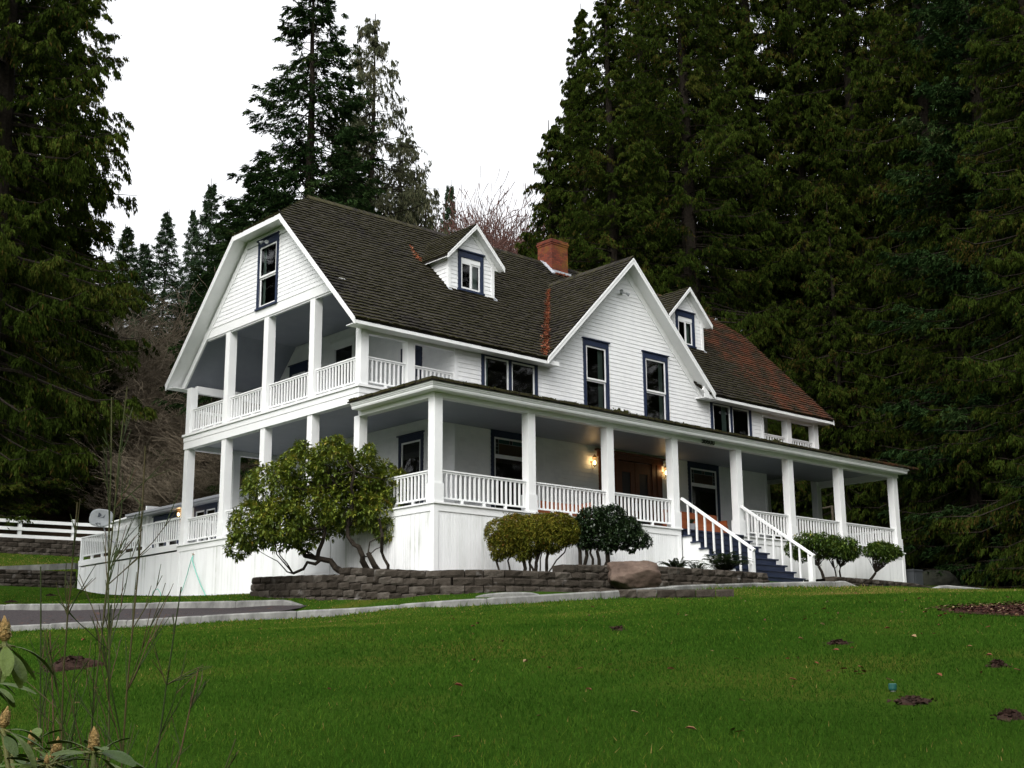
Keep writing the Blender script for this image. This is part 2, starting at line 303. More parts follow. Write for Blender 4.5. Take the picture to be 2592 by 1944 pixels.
def thing(name, loc, label, cat, group=None):
    o = bpy.data.objects.new(name, None); C.objects.link(o); o.location = loc; o.empty_display_size = 0.3
    o['_base'] = list(loc); o['label'] = label; o['category'] = cat
    if group: o['group'] = group
    return o
def np_mesh(name, V, F, m, parent=None, tint=None, loc=(0, 0, 0), local=True, smooth=False, **tags):
    """V (n,3), F (m,k) arrays; V is local when local is True"""
    k = F.shape[1]; me = bpy.data.meshes.new(name)
    base = np.array(parent['_base'] if parent else loc, float)
    if not local: V = V - base
    me.vertices.add(len(V)); me.vertices.foreach_set('co', V.astype(np.float32).ravel())
    me.loops.add(F.size); me.loops.foreach_set('vertex_index', F.astype(np.int32).ravel())
    me.polygons.add(len(F)); me.polygons.foreach_set('loop_start', np.arange(0, F.size, k, dtype=np.int32))
    me.polygons.foreach_set('loop_total', np.full(len(F), k, dtype=np.int32))
    if smooth: me.polygons.foreach_set('use_smooth', np.ones(len(F), dtype=bool))
    if tint is not None:
        at = me.attributes.new('tint', 'FLOAT', 'FACE'); at.data.foreach_set('value', tint.astype(np.float32))
    me.update(); me.materials.append(m)
    o = bpy.data.objects.new(name, me); C.objects.link(o)
    if parent: o.parent = parent
    else: o.location = base
    o['_base'] = list(base)
    for a, b in tags.items(): o[a] = b
    return o
def copy_tree(o, loc, rz, scale, label, parent=None):
    c = o.copy(); C.objects.link(c)
    if parent is not None: c.parent = parent
    else:
        c.location = loc; c.rotation_euler = (0, 0, rz); c.scale = scale; c['label'] = label
    for ch in [x for x in bpy.data.objects if x.parent == o]: copy_tree(ch, None, 0, None, None, c)
    return c
# ------------------------------------------------------------------ terrain
FW = np.array([math.sin(YAW), math.cos(YAW)]); RT = np.array([math.cos(YAW), -math.sin(YAW)])
def ST(x, y):            # distance in front of / to the right of the photographer
    dx, dy = x - CAM[0], y - CAM[1]
    return dx * FW[0] + dy * FW[1], dx * RT[0] + dy * RT[1]
FRONT = np.array([(-12.5, 19.5, -3.0), (-7.236, 9.008, -2.9), (-5.723, 5.316, -2.87), (-4.297, 2.072, -2.8), (-2.68, -0.46, -2.74), (-1.925, -3.112, -2.68), (-0.427, -4.062, -2.58), (1.365, -4.711, -2.44), (4.3, -4.35, -2.17), (7.753, -3.95, -1.92), (8.884, -4.25, -1.86), (10.778, -5.187, -1.8)])
BACK = np.array([(-10.5, 20.5, -2.0), (-6.355, 11.459, -2.2), (-4.504, 7.953, -2.28), (-2.915, 4.477, -2.34), (-2.113, 2.395, -2.38)])
RIGHTC = np.array([(13.143, -5.755, -1.8), (16.807, -6.725, -1.95), (24.0, -9.2, -2.3), (32, -13, -2.9)])
ctrl = [(-20.3, -25.5, -6.1), (-30, -15, -6.3), (-12, -35, -6.0), (-28, -34, -6.9), (5, -30, -4.6), (-30, -4, -5.4), (-22, 10, -4.1), (20, -22, -2.9), (-12, -14, -4.25), (-4, -12, -3.45), (-9, -4, -3.55), (3, -14, -2.95), (10, -12, -2.5),
        (0, 11.25, -1.73), (0, 20.9, -.93), (0.2, 6, -1.98), (0, 2, -2.25), (-1.0, 4.0, -2.22), (-.8, -1.0, -2.38), (1.5, -2.8, -2.33), (5, -3.1, -2.12), (9.3, -3.3, -1.80), (12.2, -3.2, -1.72), (16, -3.6, -1.68), (21.5, -1.0, -1.35), (28, -4, -1.4),
        (-1.7, 5.7, -2.08), (-1.6, 3.6, -2.24), (-1.45, 1.9, -2.37), (-1.15, -1.1, -2.42), (0, -2.5, -2.40), (1.8, -2.95, -2.36),
        (-2.6, 21.5, -.95), (-6, 22.4, -1.0), (-2.6, 23.2, -.35), (-6, 24.2, -.45), (1, 23, -.2), (0.4, 29.5, .93), (5, 28.7, 1.0), (-8, 31, .6), (0, 31.5, 1.8), (6, 31, 1.9), (-8, 33, 1.6), (10, 18, 0.0), (22, 18, 0.2), (-16, 24, -2.2), (-24, 30, -2.2),
        (0, 45, 5.5), (15, 50, 8), (32, 48, 6), (-22, 45, 3.5), (20, 72, 17), (-10, 72, 13), (50, 60, 9), (60, 20, 2.5), (40, 5, 0.0), (35, -15, -1.6), (55, -20, -1), (-45, 20, -4), (-45, -30, -8), (0, -55, -7), (40, 75, 17)]
for p in FRONT: ctrl.append((p[0], p[1], p[2] - .17))
for p in RIGHTC: ctrl.append((p[0], p[1], p[2] - .15))
for p in BACK[1:]: ctrl.append((p[0], p[1], p[2] - .2))
ctrl = np.array(ctrl)
def _k(d2): return 0.5 * d2 * np.log(d2 + 1e-9)
_n = len(ctrl); _D = ((ctrl[:, None, :2] - ctrl[None, :, :2]) ** 2).sum(2)
_A = np.zeros((_n + 3, _n + 3)); _A[:_n, :_n] = _k(_D) + np.eye(_n) * 0.25
_A[:_n, _n] = 1; _A[:_n, _n + 1:] = ctrl[:, :2]; _A[_n, :_n] = 1; _A[_n + 1:, :_n] = ctrl[:, :2].T
_W = np.linalg.solve(_A, np.append(ctrl[:, 2], [0, 0, 0]))
def smooth(a, b, x):
    t = np.clip((x - a) / (b - a), 0, 1); return t * t * (3 - 2 * t)
def g0(x, y):
    x = np.asarray(x, float); y = np.asarray(y, float); sh = x.shape; x = x.ravel(); y = y.ravel()
    z = np.empty(len(x))
    for i in range(0, len(x), 20000):
        X = x[i:i + 20000]; Y = y[i:i + 20000]
        d = (X[:, None] - ctrl[None, :, 0]) ** 2 + (Y[:, None] - ctrl[None, :, 1]) ** 2
        z[i:i + 20000] = _k(d) @ _W[:_n] + _W[_n] + _W[_n + 1] * X + _W[_n + 2] * Y
    r = np.hypot(x - 5, y - 10); wf = smooth(62, 100, r)
    far = 20 * smooth(-40, 80, y) - 6
    z = z * (1 - wf) + far * wf
    z += 0.05 * np.sin(x * .55 + 1) * np.sin(y * .47) * smooth(3, 12, np.abs(x) + np.abs(y)) * (1 - wf)
    return z.reshape(sh)
def axis(lo, hi, step, mid0, mid1, far_):
    a = list(np.arange(mid0, mid1 + 1e-6, step)); s = step
    while a[-1] < hi: s *= 1.12; a.append(a[-1] + s)
    s = step; b = []
    x = mid0
    while x > lo: s *= 1.12; x -= s; b.append(x)
    return np.array(b[::-1] + a)
AX = axis(-500, 700, 0.5, -26, 34, 0); AY = axis(-400, 800, 0.5, -30, 34, 0)
GX, GY = np.meshgrid(AX, AY, indexing='ij'); GZ = g0(GX, GY)
def gz(x, y):            # bilinear height of the ground mesh
    x = np.asarray(x, float); y = np.asarray(y, float)
    i = np.clip(np.searchsorted(AX, x) - 1, 0, len(AX) - 2); j = np.clip(np.searchsorted(AY, y) - 1, 0, len(AY) - 2)
    u = (x - AX[i]) / (AX[i + 1] - AX[i]); v = (y - AY[j]) / (AY[j + 1] - AY[j])
    return (1 - u) * (1 - v) * GZ[i, j] + u * (1 - v) * GZ[i + 1, j] + (1 - u) * v * GZ[i, j + 1] + u * v * GZ[i + 1, j + 1]
def g1(x, y): return float(gz(x, y))
nx, ny = len(AX), len(AY)
V = np.stack([GX, GY, GZ], -1).reshape(-1, 3)
idx = np.arange(nx * ny).reshape(nx, ny)
F = np.stack([idx[:-1, :-1], idx[1:, :-1], idx[1:, 1:], idx[:-1, 1:]], -1).reshape(-1, 4)
ground = np_mesh('ground', V, F, GROUND, smooth=True, kind='structure', label='sloping ground of lawn running into woodland floor', category='ground')
cx, cy = V[F].mean(1)[:, 0], V[F].mean(1)[:, 1]
wood = np.maximum(smooth(29.5, 31.5, cy + 0.06 * cx), smooth(23.5, 27, cx + 0.25 * cy))
wood = np.maximum(wood, smooth(-9, -14, cx) * smooth(16, 22, cy))
at = ground.data.attributes.new('wood', 'FLOAT', 'FACE'); at.data.foreach_set('value', wood.astype(np.float32))

def resample(P, step):
    P = np.array(P, float); d = np.r_[0, np.cumsum(np.hypot(*np.diff(P[:, :2], axis=0).T))]
    n = max(2, int(d[-1] / step) + 1); t = np.linspace(0, d[-1], n)
    out_ = np.stack([np.interp(t, d, P[:, k]) for k in range(P.shape[1])], 1)
    for _ in range(3):      # soften corners
        out_[1:-1] = (out_[:-2] + 2 * out_[1:-1] + out_[2:]) / 4
    return out_
def normals2(P):
    t = np.gradient(P[:, :2], axis=0); t /= np.linalg.norm(t, axis=1)[:, None]
    return np.stack([-t[:, 1], t[:, 0]], 1)
def curb(name, P, wdt, label, taper0=0.0, taper1=0.0, side=1, dh=0.0):
    P = resample(P, 0.16); nn = normals2(P) * side; root = None; mb = MB(); k = len(P)
    # segments of poured concrete about 2.4 m long with open joints
    seg = 15; i0 = 0
    while i0 < k - 2:
        i1 = min(k - 1, i0 + seg + random.randint(-2, 2))
        if k - 1 - i1 < 4: i1 = k - 1
        off = random.uniform(-.012, .012); rows = []
        for i in range(i0, i1 + 1):
            tf = 1.0; dist = i * .16
            if taper0: tf = min(tf, dist / taper0)
            if taper1: tf = min(tf, (k - 1 - i) * .16 / taper1)
            p = P[i]; n = nn[i]; e = 0.012 if i in (i0, i1) else 0
            top = p[2] + off - (1 - max(tf, 0.05)) * .2 + dh
            A = p[:2]; B = p[:2] + n * wdt
            rows.append([(A[0] - n[0] * .03, A[1] - n[1] * .03, p[2] - .6), (A[0], A[1], top - .035 - e), (A[0] + n[0] * .035, A[1] + n[1] * .035, top - e), (B[0] - n[0] * .03, B[1] - n[1] * .03, top - e), (B[0], B[1], top - .03 - e), (B[0], B[1], p[2] - .6)])
        vs = [q for r_ in rows for q in r_]; m_ = len(rows)
        fs = [(a * 6 + j, a * 6 + j + 1, (a + 1) * 6 + j + 1, (a + 1) * 6 + j) for a in range(m_ - 1) for j in range(5)]
        fs += [(0, 1, 2, 3, 4, 5)[::-1], tuple((m_ - 1) * 6 + j for j in range(6))]
        # shave 8 mm at each joint
        for a in (0, m_ - 1):
            s_ = 1 if a == 0 else -1; nb = 1 if a == 0 else m_ - 2
            for j in range(6):
                p0 = Vector(vs[a * 6 + j]); p1 = Vector(vs[nb * 6 + j]); vs[a * 6 + j] = tuple(p0 + (p1 - p0).normalized() * .008)
        mb.add(vs, fs); i0 = i1
    mid = P[len(P) // 2]
    return mb.build(name, CONC, None, loc=(mid[0], mid[1], mid[2] - .2), label=label, category='curb')
curb('concrete_curb', FRONT, .22, 'long concrete curb between the front lawn and the path, running up to the steps', taper1=.5, side=1)
curb('concrete_curb', BACK, .2, 'concrete curb on the house side of the path, with a sloping end', taper1=.7, side=1)
curb('concrete_curb', RIGHTC, .22, 'concrete curb at the right edge of the lawn in front of the dark trees', taper0=.7, side=1)
_hr = FRONT[5:8].copy(); _hr = np.array([(-1.05, -2.35, -2.56), (-.65, -2.85, -2.46), (-.27, -3.2, -2.44), (.34, -3.35, -2.43), (.75, -3.45, -2.5)])
curb('concrete_curb', _hr, .2, 'short raised concrete curb piece standing behind the long curb beside the block wall', taper0=.35, taper1=.35, side=1)
# asphalt path between the two curbs
n_ = 90; fr = resample(FRONT, .2); bk = resample(BACK, .2)
pf = fr[np.linspace(0, int(len(fr) * .52), n_).astype(int)]; pb = np.array([bk[min(len(bk) - 1, int(i))] for i in np.linspace(0, len(bk) - 1, n_)])
rows = []
for a, b in zip(pf, pb):
    for t in np.linspace(0, 1, 7):
        x, y = a[0] * (1 - t) + b[0] * t, a[1] * (1 - t) + b[1] * t
        rows.append((x, y, (a[2] - .05) * (1 - t) + (b[2] - .19) * t + .0))
rows = np.array(rows); ii = np.arange(n_ * 7).reshape(n_, 7)
Fp = np.stack([ii[:-1, :-1], ii[1:, :-1], ii[1:, 1:], ii[:-1, 1:]], -1).reshape(-1, 4)
rows[:, 2] = np.maximum(rows[:, 2], gz(rows[:, 0], rows[:, 1]) + .02)
np_mesh('path', rows, Fp, ASPH, kind='structure', label='dark asphalt garden path between two concrete curbs', category='path')

# ------------------------------------------------------------------ block retaining walls
def block_wall(name, P, ztop, label, H=.185, Lb=.44, depth=.3, setback=.02, mat_=BLOCK, below=.25, rows_max=99, slope=None):
    """P plan polyline, ztop(t) -> top height stepping by whole courses, blocks of split-faced concrete"""
    P = resample(np.array(P, float), .05); d = np.r_[0, np.cumsum(np.hypot(*np.diff(P[:, :2], axis=0).T))]; nn = normals2(P)
    tot = d[-1]; mb = MB()
    zt = [ztop(s) for s in np.linspace(0, tot, 200)]; zmax = max(zt)
    c = 0
    while True:
        s = -(c % 2) * Lb / 2 - .02; any_ = False
        while s < tot:
            a, b = max(0, s), min(tot, s + Lb); s += Lb
            if b - a < .06: continue
            mid = (a + b) / 2; zt_ = ztop(mid); z1 = zmax - c * H + (slope(mid) if slope else 0); z0 = z1 - H; zt_ += (slope(mid) if slope else 0); x, y = np.interp(mid, d, P[:, 0]), np.interp(mid, d, P[:, 1])
            zg = g1(x, y)
            # round the course height to the stepping top
            if z1 > zt_ + .02 or z1 < zg - below: continue
            any_ = True; sb = (zmax - z1) / H * setback
            pts = []
            for t in (a + .009, (a * 2 + b) / 3, (a + 2 * b) / 3, b - .009):
                px, py = np.interp(t, d, P[:, 0]), np.interp(t, d, P[:, 1]); k = int(np.interp(t, d, np.arange(len(d)))); n = nn[k]
                edge = t in (a + .009, b - .009)
                bulge = (0 if edge else random.uniform(.012, .045)) + random.uniform(-.01, .01) + sb
                pts.append((px, py, n, bulge))
            vs = []; fs = []
            for zz, kz in ((z0 + .003, 0), (z0 + .05, 1), (z1 - .045, 1), (z1 - .004, 0)):
                for (px, py, n, bu) in pts:
                    bb = bu - (0.022 if not kz else random.uniform(-.02, .02))
                    vs.append((px - n[0] * bb, py - n[1] * bb, zz + random.uniform(-.003, .003)))
            for r_ in range(3):
                for q in range(3): fs.append((r_ * 4 + q, r_ * 4 + q + 1, r_ * 4 + q + 5, r_ * 4 + q + 4))
            o_ = len(vs)
            for zz in (z0 + .003, z1 - .004):
                for i in (0, 3):
                    px, py, n, _b = pts[i]; vs.append((px + n[0] * depth, py + n[1] * depth, zz))
            fs += [(12, 13, 14, 15, o_ + 3, o_ + 2), (0, o_, o_ + 1, 3, 2, 1), (0, 4, 8, 12, o_ + 2, o_), (3, o_ + 1, o_ + 3, 15, 11, 7)]
            mb.add(vs, fs)
        c += 1
        if (not any_ and c > 2) or c > 14 or c >= rows_max: break
    m_ = P[len(P) // 2]
    return mb.build(name, mat_, None, loc=(m_[0], m_[1], g1(m_[0], m_[1])), label=label, category='retaining wall')
WALL = [(-1.5, 5.78), (-1.5, 5.4), (-1.31, 3.66), (-1.2, 2.06), (-.95, -.6), (-.67, -1.6), (.17, -2.24), (1.8, -2.67), (3.34, -2.77), (5.07, -2.87), (6.8, -2.97), (9.25, -3.05)]
def wt(s):
    if s < 4.4: return -1.75
    if s < 10.2: return -1.60 - .0 - (.15 if s > 6.6 else 0) - (.02 if s > 8 else 0)
    return -1.60
# the wall: low left end, then a step up, down a course, up again by the dark shrub
def wt2(s): return 0 if s < 3.7 else (.185 if s < 10.14 else .37)
def wsl(s): return float(np.interp(s, [0, .13, 2.1, 3.7, 5.5, 6.83, 8.5, 10.14, 13.4, 16.8, 18], [-1.61, -1.61, -1.68, -1.76, -1.93, -2.05, -2.055, -2.06, -1.94, -1.92, -1.92]))
block_wall('block_retaining_wall', WALL, wt2, 'low brown block retaining wall holding the planting bed in front of the porch, with the big bush behind it', slope=wsl)
block_wall('block_retaining_wall', [(12.6, -3.05), (14.5, -3.1), (17, -3.0), (20, -2.2), (23.5, -1.6), (26.5, -2.6)], lambda s: -1.44 if s < 5 else (-1.36 if s < 9 else -1.3), 'low dark block wall right of the steps under the three small shrubs', H=.16)
block_wall('block_retaining_wall', [(-9.5, 22.6), (-6, 22.3), (-2.6, 21.65), (0.0, 21.05)], lambda s: -.32, 'brown block wall with a curved end beside the far end of the ramp', H=.17, Lb=.45)
block_wall('block_retaining_wall', [(-12, 31.4), (-6, 31.0), (0.36, 29.85), (5.5, 28.9), (9, 28.6)], lambda s: 1.75, 'tall dark block wall under the white three rail fence', H=.2, Lb=.45, setback=.03)
for o in [x for x in C.objects if x.name.startswith('block_retaining')]: pass
block_wall('block_edging', [(1.2, -3.9), (1.9, -4.5), (2.5, -5.15), (3.6, -6.5)], lambda s: 0, 'one course dark block edging in the grass in front of the boulder', H=.21, Lb=.45, below=9, rows_max=1, slope=lambda s: g1(*[float(np.interp(s, [0, .92, 1.8, 3.55], q)) for q in ((1.2, 1.9, 2.5, 3.6), (-3.9, -4.5, -5.15, -6.5))]) + .17)
# beds behind the walls
def poly_sheet(name, P, z, m, label, cat, kind='structure'):
    mb = MB(); mb.add([(p[0], p[1], (z(p) if callable(z) else z)) for p in P], [tuple(range(len(P)))]); return mb.build(name, m, None, loc=(P[0][0], P[0][1], -1.7), label=label, category=cat, kind=kind)
poly_sheet('planting_bed', [(x + .12 if x < 0 else x, y + .18) for x, y in WALL] + [(9.25, .3), (.3, .3), (.3, 6.0)], lambda p: float(np.interp(p[0], [-2, -1.2, -.5, 2, 4, 6], [-1.75, -1.75, -1.93, -1.93, -1.78, -1.64])), SOIL, 'planting bed of dark soil behind the long block wall', 'planting bed')
poly_sheet('planting_bed', [(12.7, -2.9), (14.5, -2.95), (17, -2.85), (20, -2.05), (22.5, -1.5), (22.5, .3), (12.7, .3)], lambda p: -1.50, SOIL, 'planting bed of dark soil right of the steps', 'planting bed')

def rock(name, c, s, seed, m, label, rz=0.0, cut=0.0, sub=5):
    import bmesh
    bm = bmesh.new(); bmesh.ops.create_icosphere(bm, subdivisions=sub, radius=1)
    rg = np.random.default_rng(seed); pl = [(Vector(rg.normal(size=3)).normalized(), rg.uniform(.62, .95)) for _ in range(20)] + [(Vector((0, .1, 1)).normalized(), .80)]
    from mathutils import noise
    for v in bm.verts:
        p = v.co.copy()
        for n, d in pl:
            q = p.dot(n)
            if q > d: p -= n * (q - d) * .9
        p *= 1 + .10 * noise.noise(p * 1.7 + Vector((seed, 0, 0))) + .05 * noise.noise(p * 4.5) + .025 * noise.noise(p * 11)
        v.co = Vector((p.x * s[0], p.y * s[1], p.z * s[2]))
    bmesh.ops.rotate(bm, verts=bm.verts, matrix=Matrix.Rotation(rz, 3, 'Z'))
    me = bpy.data.meshes.new(name); bm.to_mesh(me); bm.free(); me.materials.append(m)
    me.polygons.foreach_set('use_smooth', [True] * len(me.polygons))
    o = bpy.data.objects.new(name, me); C.objects.link(o); o.location = c; o['label'] = label; o['category'] = 'boulder'; return o
rock('boulder', (3.55, -3.42, -1.95), (.92, .6, .47), 5, ROCK, 'big brown boulder in front of the block wall, left of the steps', rz=-.35)
rock('boulder', (26.3, 1.6, -.95), (1.5, 1.0, .75), 12, DARKROCK, 'large dark mossy boulder in the shade right of the house')
rock('boulder', (24.9, -.6, -1.35), (.95, .6, .34), 14, DARKROCK, 'flat dark stone in front of the large mossy boulder')

# ------------------------------------------------------------------ lawn things
SF, TF = ST(FRONT[:, 0], FRONT[:, 1]); SR, TR = ST(RIGHTC[:, 0], RIGHTC[:, 1])
_t = np.r_[TF, TR]; _s = np.r_[SF, SR]; _o = np.argsort(_t); CT, CS = _t[_o], _s[_o]
def XY(s, t): return CAM[0] + FW[0] * s + RT[0] * t, CAM[1] + FW[1] * s + RT[1] * t
def in_lawn(s, t): return s < np.interp(t, CT, CS) - .03
moles = [(-14.0, -11.05, .34, .17, 'brown mole hill on the lawn behind the thin broom stems'), (-10.98, -19.8, .24, .04, 'flat bare mole patch right beside the green sprinkler head'),
         (-8.49, -19.22, .15, .06, 'small mole hill at the right edge of the lawn between the mulch bed and the sprinkler'), (-11.26, -20.75, .18, .05, 'low mole hill low in the right corner of the lawn'), (-7.69, -13.55, .14, .05, 'small dark mole hill below the end of the block edging'), (-7.7, -16.92, .2, .03, 'worn soil patch on the lawn below the right end of the house'),
         (-1.56, 19.49, .3, .06, 'brown mole hill on the grass strip below the ramp wall'), (-3.41, 18.23, .32, .06, 'wide low mole hill at the left edge of the grass strip above the path')]
def mole(x, y, r, h, label, seed):
    rg = np.random.default_rng(seed); n, k = 30, 11; vs = []; 
    for i in range(k):
        q = i / (k - 1)
        for j in range(n):
            a = 2 * math.pi * j / n; rr = r * q * (1 + .22 * math.sin(3 * a + seed) + .1 * math.sin(7 * a)); X = x + rr * math.cos(a) * 1.2; Y = y + rr * math.sin(a)
            vs.append((X, Y, g1(X, Y) + h * (1 - q ** 1.6) * rg.uniform(.75, 1.15) + (.012 if q < .99 else -.02)))
    fs = [(i * n + j, i * n + (j + 1) % n, (i + 1) * n + (j + 1) % n, (i + 1) * n + j) for i in range(k - 1) for j in range(n)]
    mb = MB(); mb.add(vs, fs)
    for _ in range(160):
        a, q = rg.uniform(0, 6.28), r * abs(rg.normal()) * .6; X, Y = x + math.cos(a) * q * 1.3, y + math.sin(a) * q; e = rg.uniform(.008, .026) ; z = g1(X, Y) + h * max(0, 1 - (q / r) ** 1.6) + e * .3
        P = [(X + rg.normal() * e, Y + rg.normal() * e, z + rg.normal() * e * .6) for _ in range(4)]; mb.add(P, [(0, 1, 2), (0, 2, 3), (0, 3, 1), (1, 3, 2)])
    mb.build('mole_hill', SOIL, None, loc=(x, y, g1(x, y)), label=label, category='mole hill', group='mole hills on the lawn')

for i, (x, y, r, h, lab) in enumerate(moles): mole(x, y, r * (.8 if i == 0 else .5), h * .7, lab, i + 3)
# bark mulch bed
mb = MB(); rg = np.random.default_rng(5)
ring = []
for j in range(36):
    a = 2 * math.pi * j / 36; ring.append((-.7 + 2.6 * math.cos(a) * FW[0] * .9 + 3.1 * math.sin(a) * RT[0], -17.6 + 2.6 * math.cos(a) * FW[1] * .9 + 3.1 * math.sin(a) * RT[1]))
vs = [(x, y, g1(x, y) + .012) for x, y in ring]
for q in (.66, .33): vs += [(-.7 + (x + .7) * q, -17.6 + (y + 17.6) * q, g1(-.7 + (x + .7) * q, -17.6 + (y + 17.6) * q) + .03) for x, y in ring]
fs = [(k * 36 + j, k * 36 + (j + 1) % 36, (k + 1) * 36 + (j + 1) % 36, (k + 1) * 36 + j) for k in range(2) for j in range(36)] + [tuple(range(72, 108))]
mb.add(vs, fs, .1)
for _ in range(7000):
    q = math.sqrt(rg.uniform()) * (1.0 + (.12 * rg.uniform() if rg.uniform() < .2 else 0)); j = rg.uniform(0, 36); k = int(j) % 36
    x, y = -.7 + (ring[k][0] + .7) * q + rg.normal() * .08, -17.6 + (ring[k][1] + 17.6) * q + rg.normal() * .08
    a = rg.uniform(0, 6.28); l, w_ = rg.uniform(.02, .05), rg.uniform(.008, .02); z = g1(x, y) + .03 + rg.uniform(0, .03); t = rg.uniform(-.4, .4)
    ca, sa = math.cos(a), math.sin(a)
    mb.add([(x - ca * l, y - sa * l, z - t * l), (x + sa * w_, y - ca * w_, z + .004), (x + ca * l, y + sa * l, z + t * l), (x - sa * w_, y + ca * w_, z)], [(0, 1, 2, 3)], rg.uniform(0, .75) if rg.uniform() > .13 else rg.uniform(.85, 1))
MULCH = tint_mat('bark_mulch', [(0, (0.020, 0.009, 0.007)), (.7, (0.085, 0.034, 0.026)), (.85, (.2, .12, .07)), (1, (.34, .27, .15))], .95, .05)
mb.build('mulch', MULCH, None, attr='tint', loc=(-.7, -17.6, g1(-.7, -17.6)), label='bed of dark red bark mulch strewn with pale leaves at the right edge of the lawn', category='mulch bed', kind='stuff')
# sprinkler head
x, y = -10.51, -19.34; z = g1(x, y) - .075
GREENP, _, _ = mat('green_plastic', (0.008, 0.07, 0.058), 0.5, 0.4); GREYP, _, _ = mat('pale_plastic', (0.25, 0.27, 0.27), 0.6, 0.3)
t = thing('sprinkler_head', (x, y, z), 'green capped sprinkler head standing up out of the lawn', 'sprinkler')
mb = MB(); mb.lathe((x, y, z - .02), [(.022, 0), (.022, .10), (.016, .105)], 14); mb.build('riser', GREYP, t)
mb = MB(); mb.lathe((x, y, z + .085), [(.030, 0), (.034, .012), (.034, .05), (.028, .056), (.024, .050), (.008, .049)], 18)
for j in range(4): a = j * math.pi / 2; mb.box(x + math.cos(a) * .012 - .002 - abs(math.cos(a)) * .008, x + math.cos(a) * .012 + .002 + abs(math.cos(a)) * .008, y + math.sin(a) * .012 - .002 - abs(math.sin(a)) * .008, y + math.sin(a) * .012 + .002 + abs(math.sin(a)) * .008, z + .133, z + .139)
mb.build('cap', GREENP, t)
# ------------------------------------------------------------------ the house
XL, D1, DB, XA, XB, LL = 0.0, 3.34, 13.2, 3.4, 18.1, 21.5
MID = 8.34; H1, H2, F2, HU = 2.70, 3.13, 3.624, 6.65
PW = .26
house = thing('farmhouse', (10.7, 8.3, -1.8), 'large white two storey farmhouse with a wraparound porch and a mossy dark gambrel roof', 'house')
fy = lambda u, n, z: (u, D1 - n, z)              # front wall, n outward (-y)
fx = lambda u, n, z: (XA - n, u, z)              # west wall of the rooms, n outward (-x)
gx = lambda u, n, z: (XL - n, u, z)              # west gable plane
def siding(mb, m, lo, hi, z0, z1, holes=(), course=.135, split=True):
    z = z0
    while z < z1 - 1e-4:
        zt = min(z + course, z1); a, b = max(lo(z), lo(zt)), min(hi(z), hi(zt)); al, bl = lo(z), hi(z); at_, bt = lo(zt), hi(zt)
        cuts = sorted([(h[0], h[1]) for h in holes if h[2] < zt - .01 and h[3] > z + .01])
        spans = []; cur = al
        for h in cuts:
            if h[0] > cur: spans.append((cur, h[0]))
            cur = max(cur, h[1])
        if cur < bl: spans.append((cur, bl))
        for (s0, s1) in spans:
            if s1 - s0 < .01: continue
            s = s0
            while s < s1 - 1e-4:
                e = s1 if not split else min(s1, s + random.uniform(.12, .34))
                if s1 - e < .08: e = s1
                ta = at_ if s == al else s; tb = bt if e == bl else e
                if tb < ta: ta = tb = (ta + tb) / 2
                p = .016 + random.uniform(-.0015, .0015) if split else .016
                e2 = e - (.0025 if e < s1 else 0)
                P = [m(s, p, z), m(e2, p, z), m(min(tb, e2) if tb >= e2 else tb, .004, zt), m(ta, .004, zt), m(s, -.01, z), m(e2, -.01, z)]
                mb.add(P, [(0, 1, 2, 3), (4, 5, 1, 0)])
                s = e
        z = zt
def backing(mb, m, poly, holes, n=-.012): # light-tight sheet behind the boards, cut in columns round the holes
    us = sorted(set([p[0] for p in poly] + [h[i] for h in holes for i in (0, 1)]))
    def zr(u):
        zs = []
        for (a, b) in zip(poly, poly[1:] + poly[:1]):
            if abs(a[0] - b[0]) < 1e-9: continue
            t = (u - a[0]) / (b[0] - a[0])
            if -1e-6 <= t <= 1 + 1e-6: zs.append(a[1] + t * (b[1] - a[1]))
        return (min(zs), max(zs)) if zs else (0, 0)
    for u0, u1 in zip(us, us[1:]):
        if u1 - u0 < 1e-4: continue
        e = 1e-5; l0, h0 = zr(u0 + e); l1, h1 = zr(u1 - e); mid = (u0 + u1) / 2; low = [(l0, l1)]
        hs_ = sorted([(h[2], h[3]) for h in holes if h[0] < mid < h[1]]); cur = (l0, l1)
        for a, b in hs_:
            mb.add([m(u0, n, cur[0]), m(u1, n, cur[1]), m(u1, n, a), m(u0, n, a)], [(0, 1, 2, 3)]); cur = (b, b)
        mb.add([m(u0, n, cur[0]), m(u1, n, cur[1]), m(u1, n, h1), m(u0, n, h0)], [(0, 1, 2, 3)])

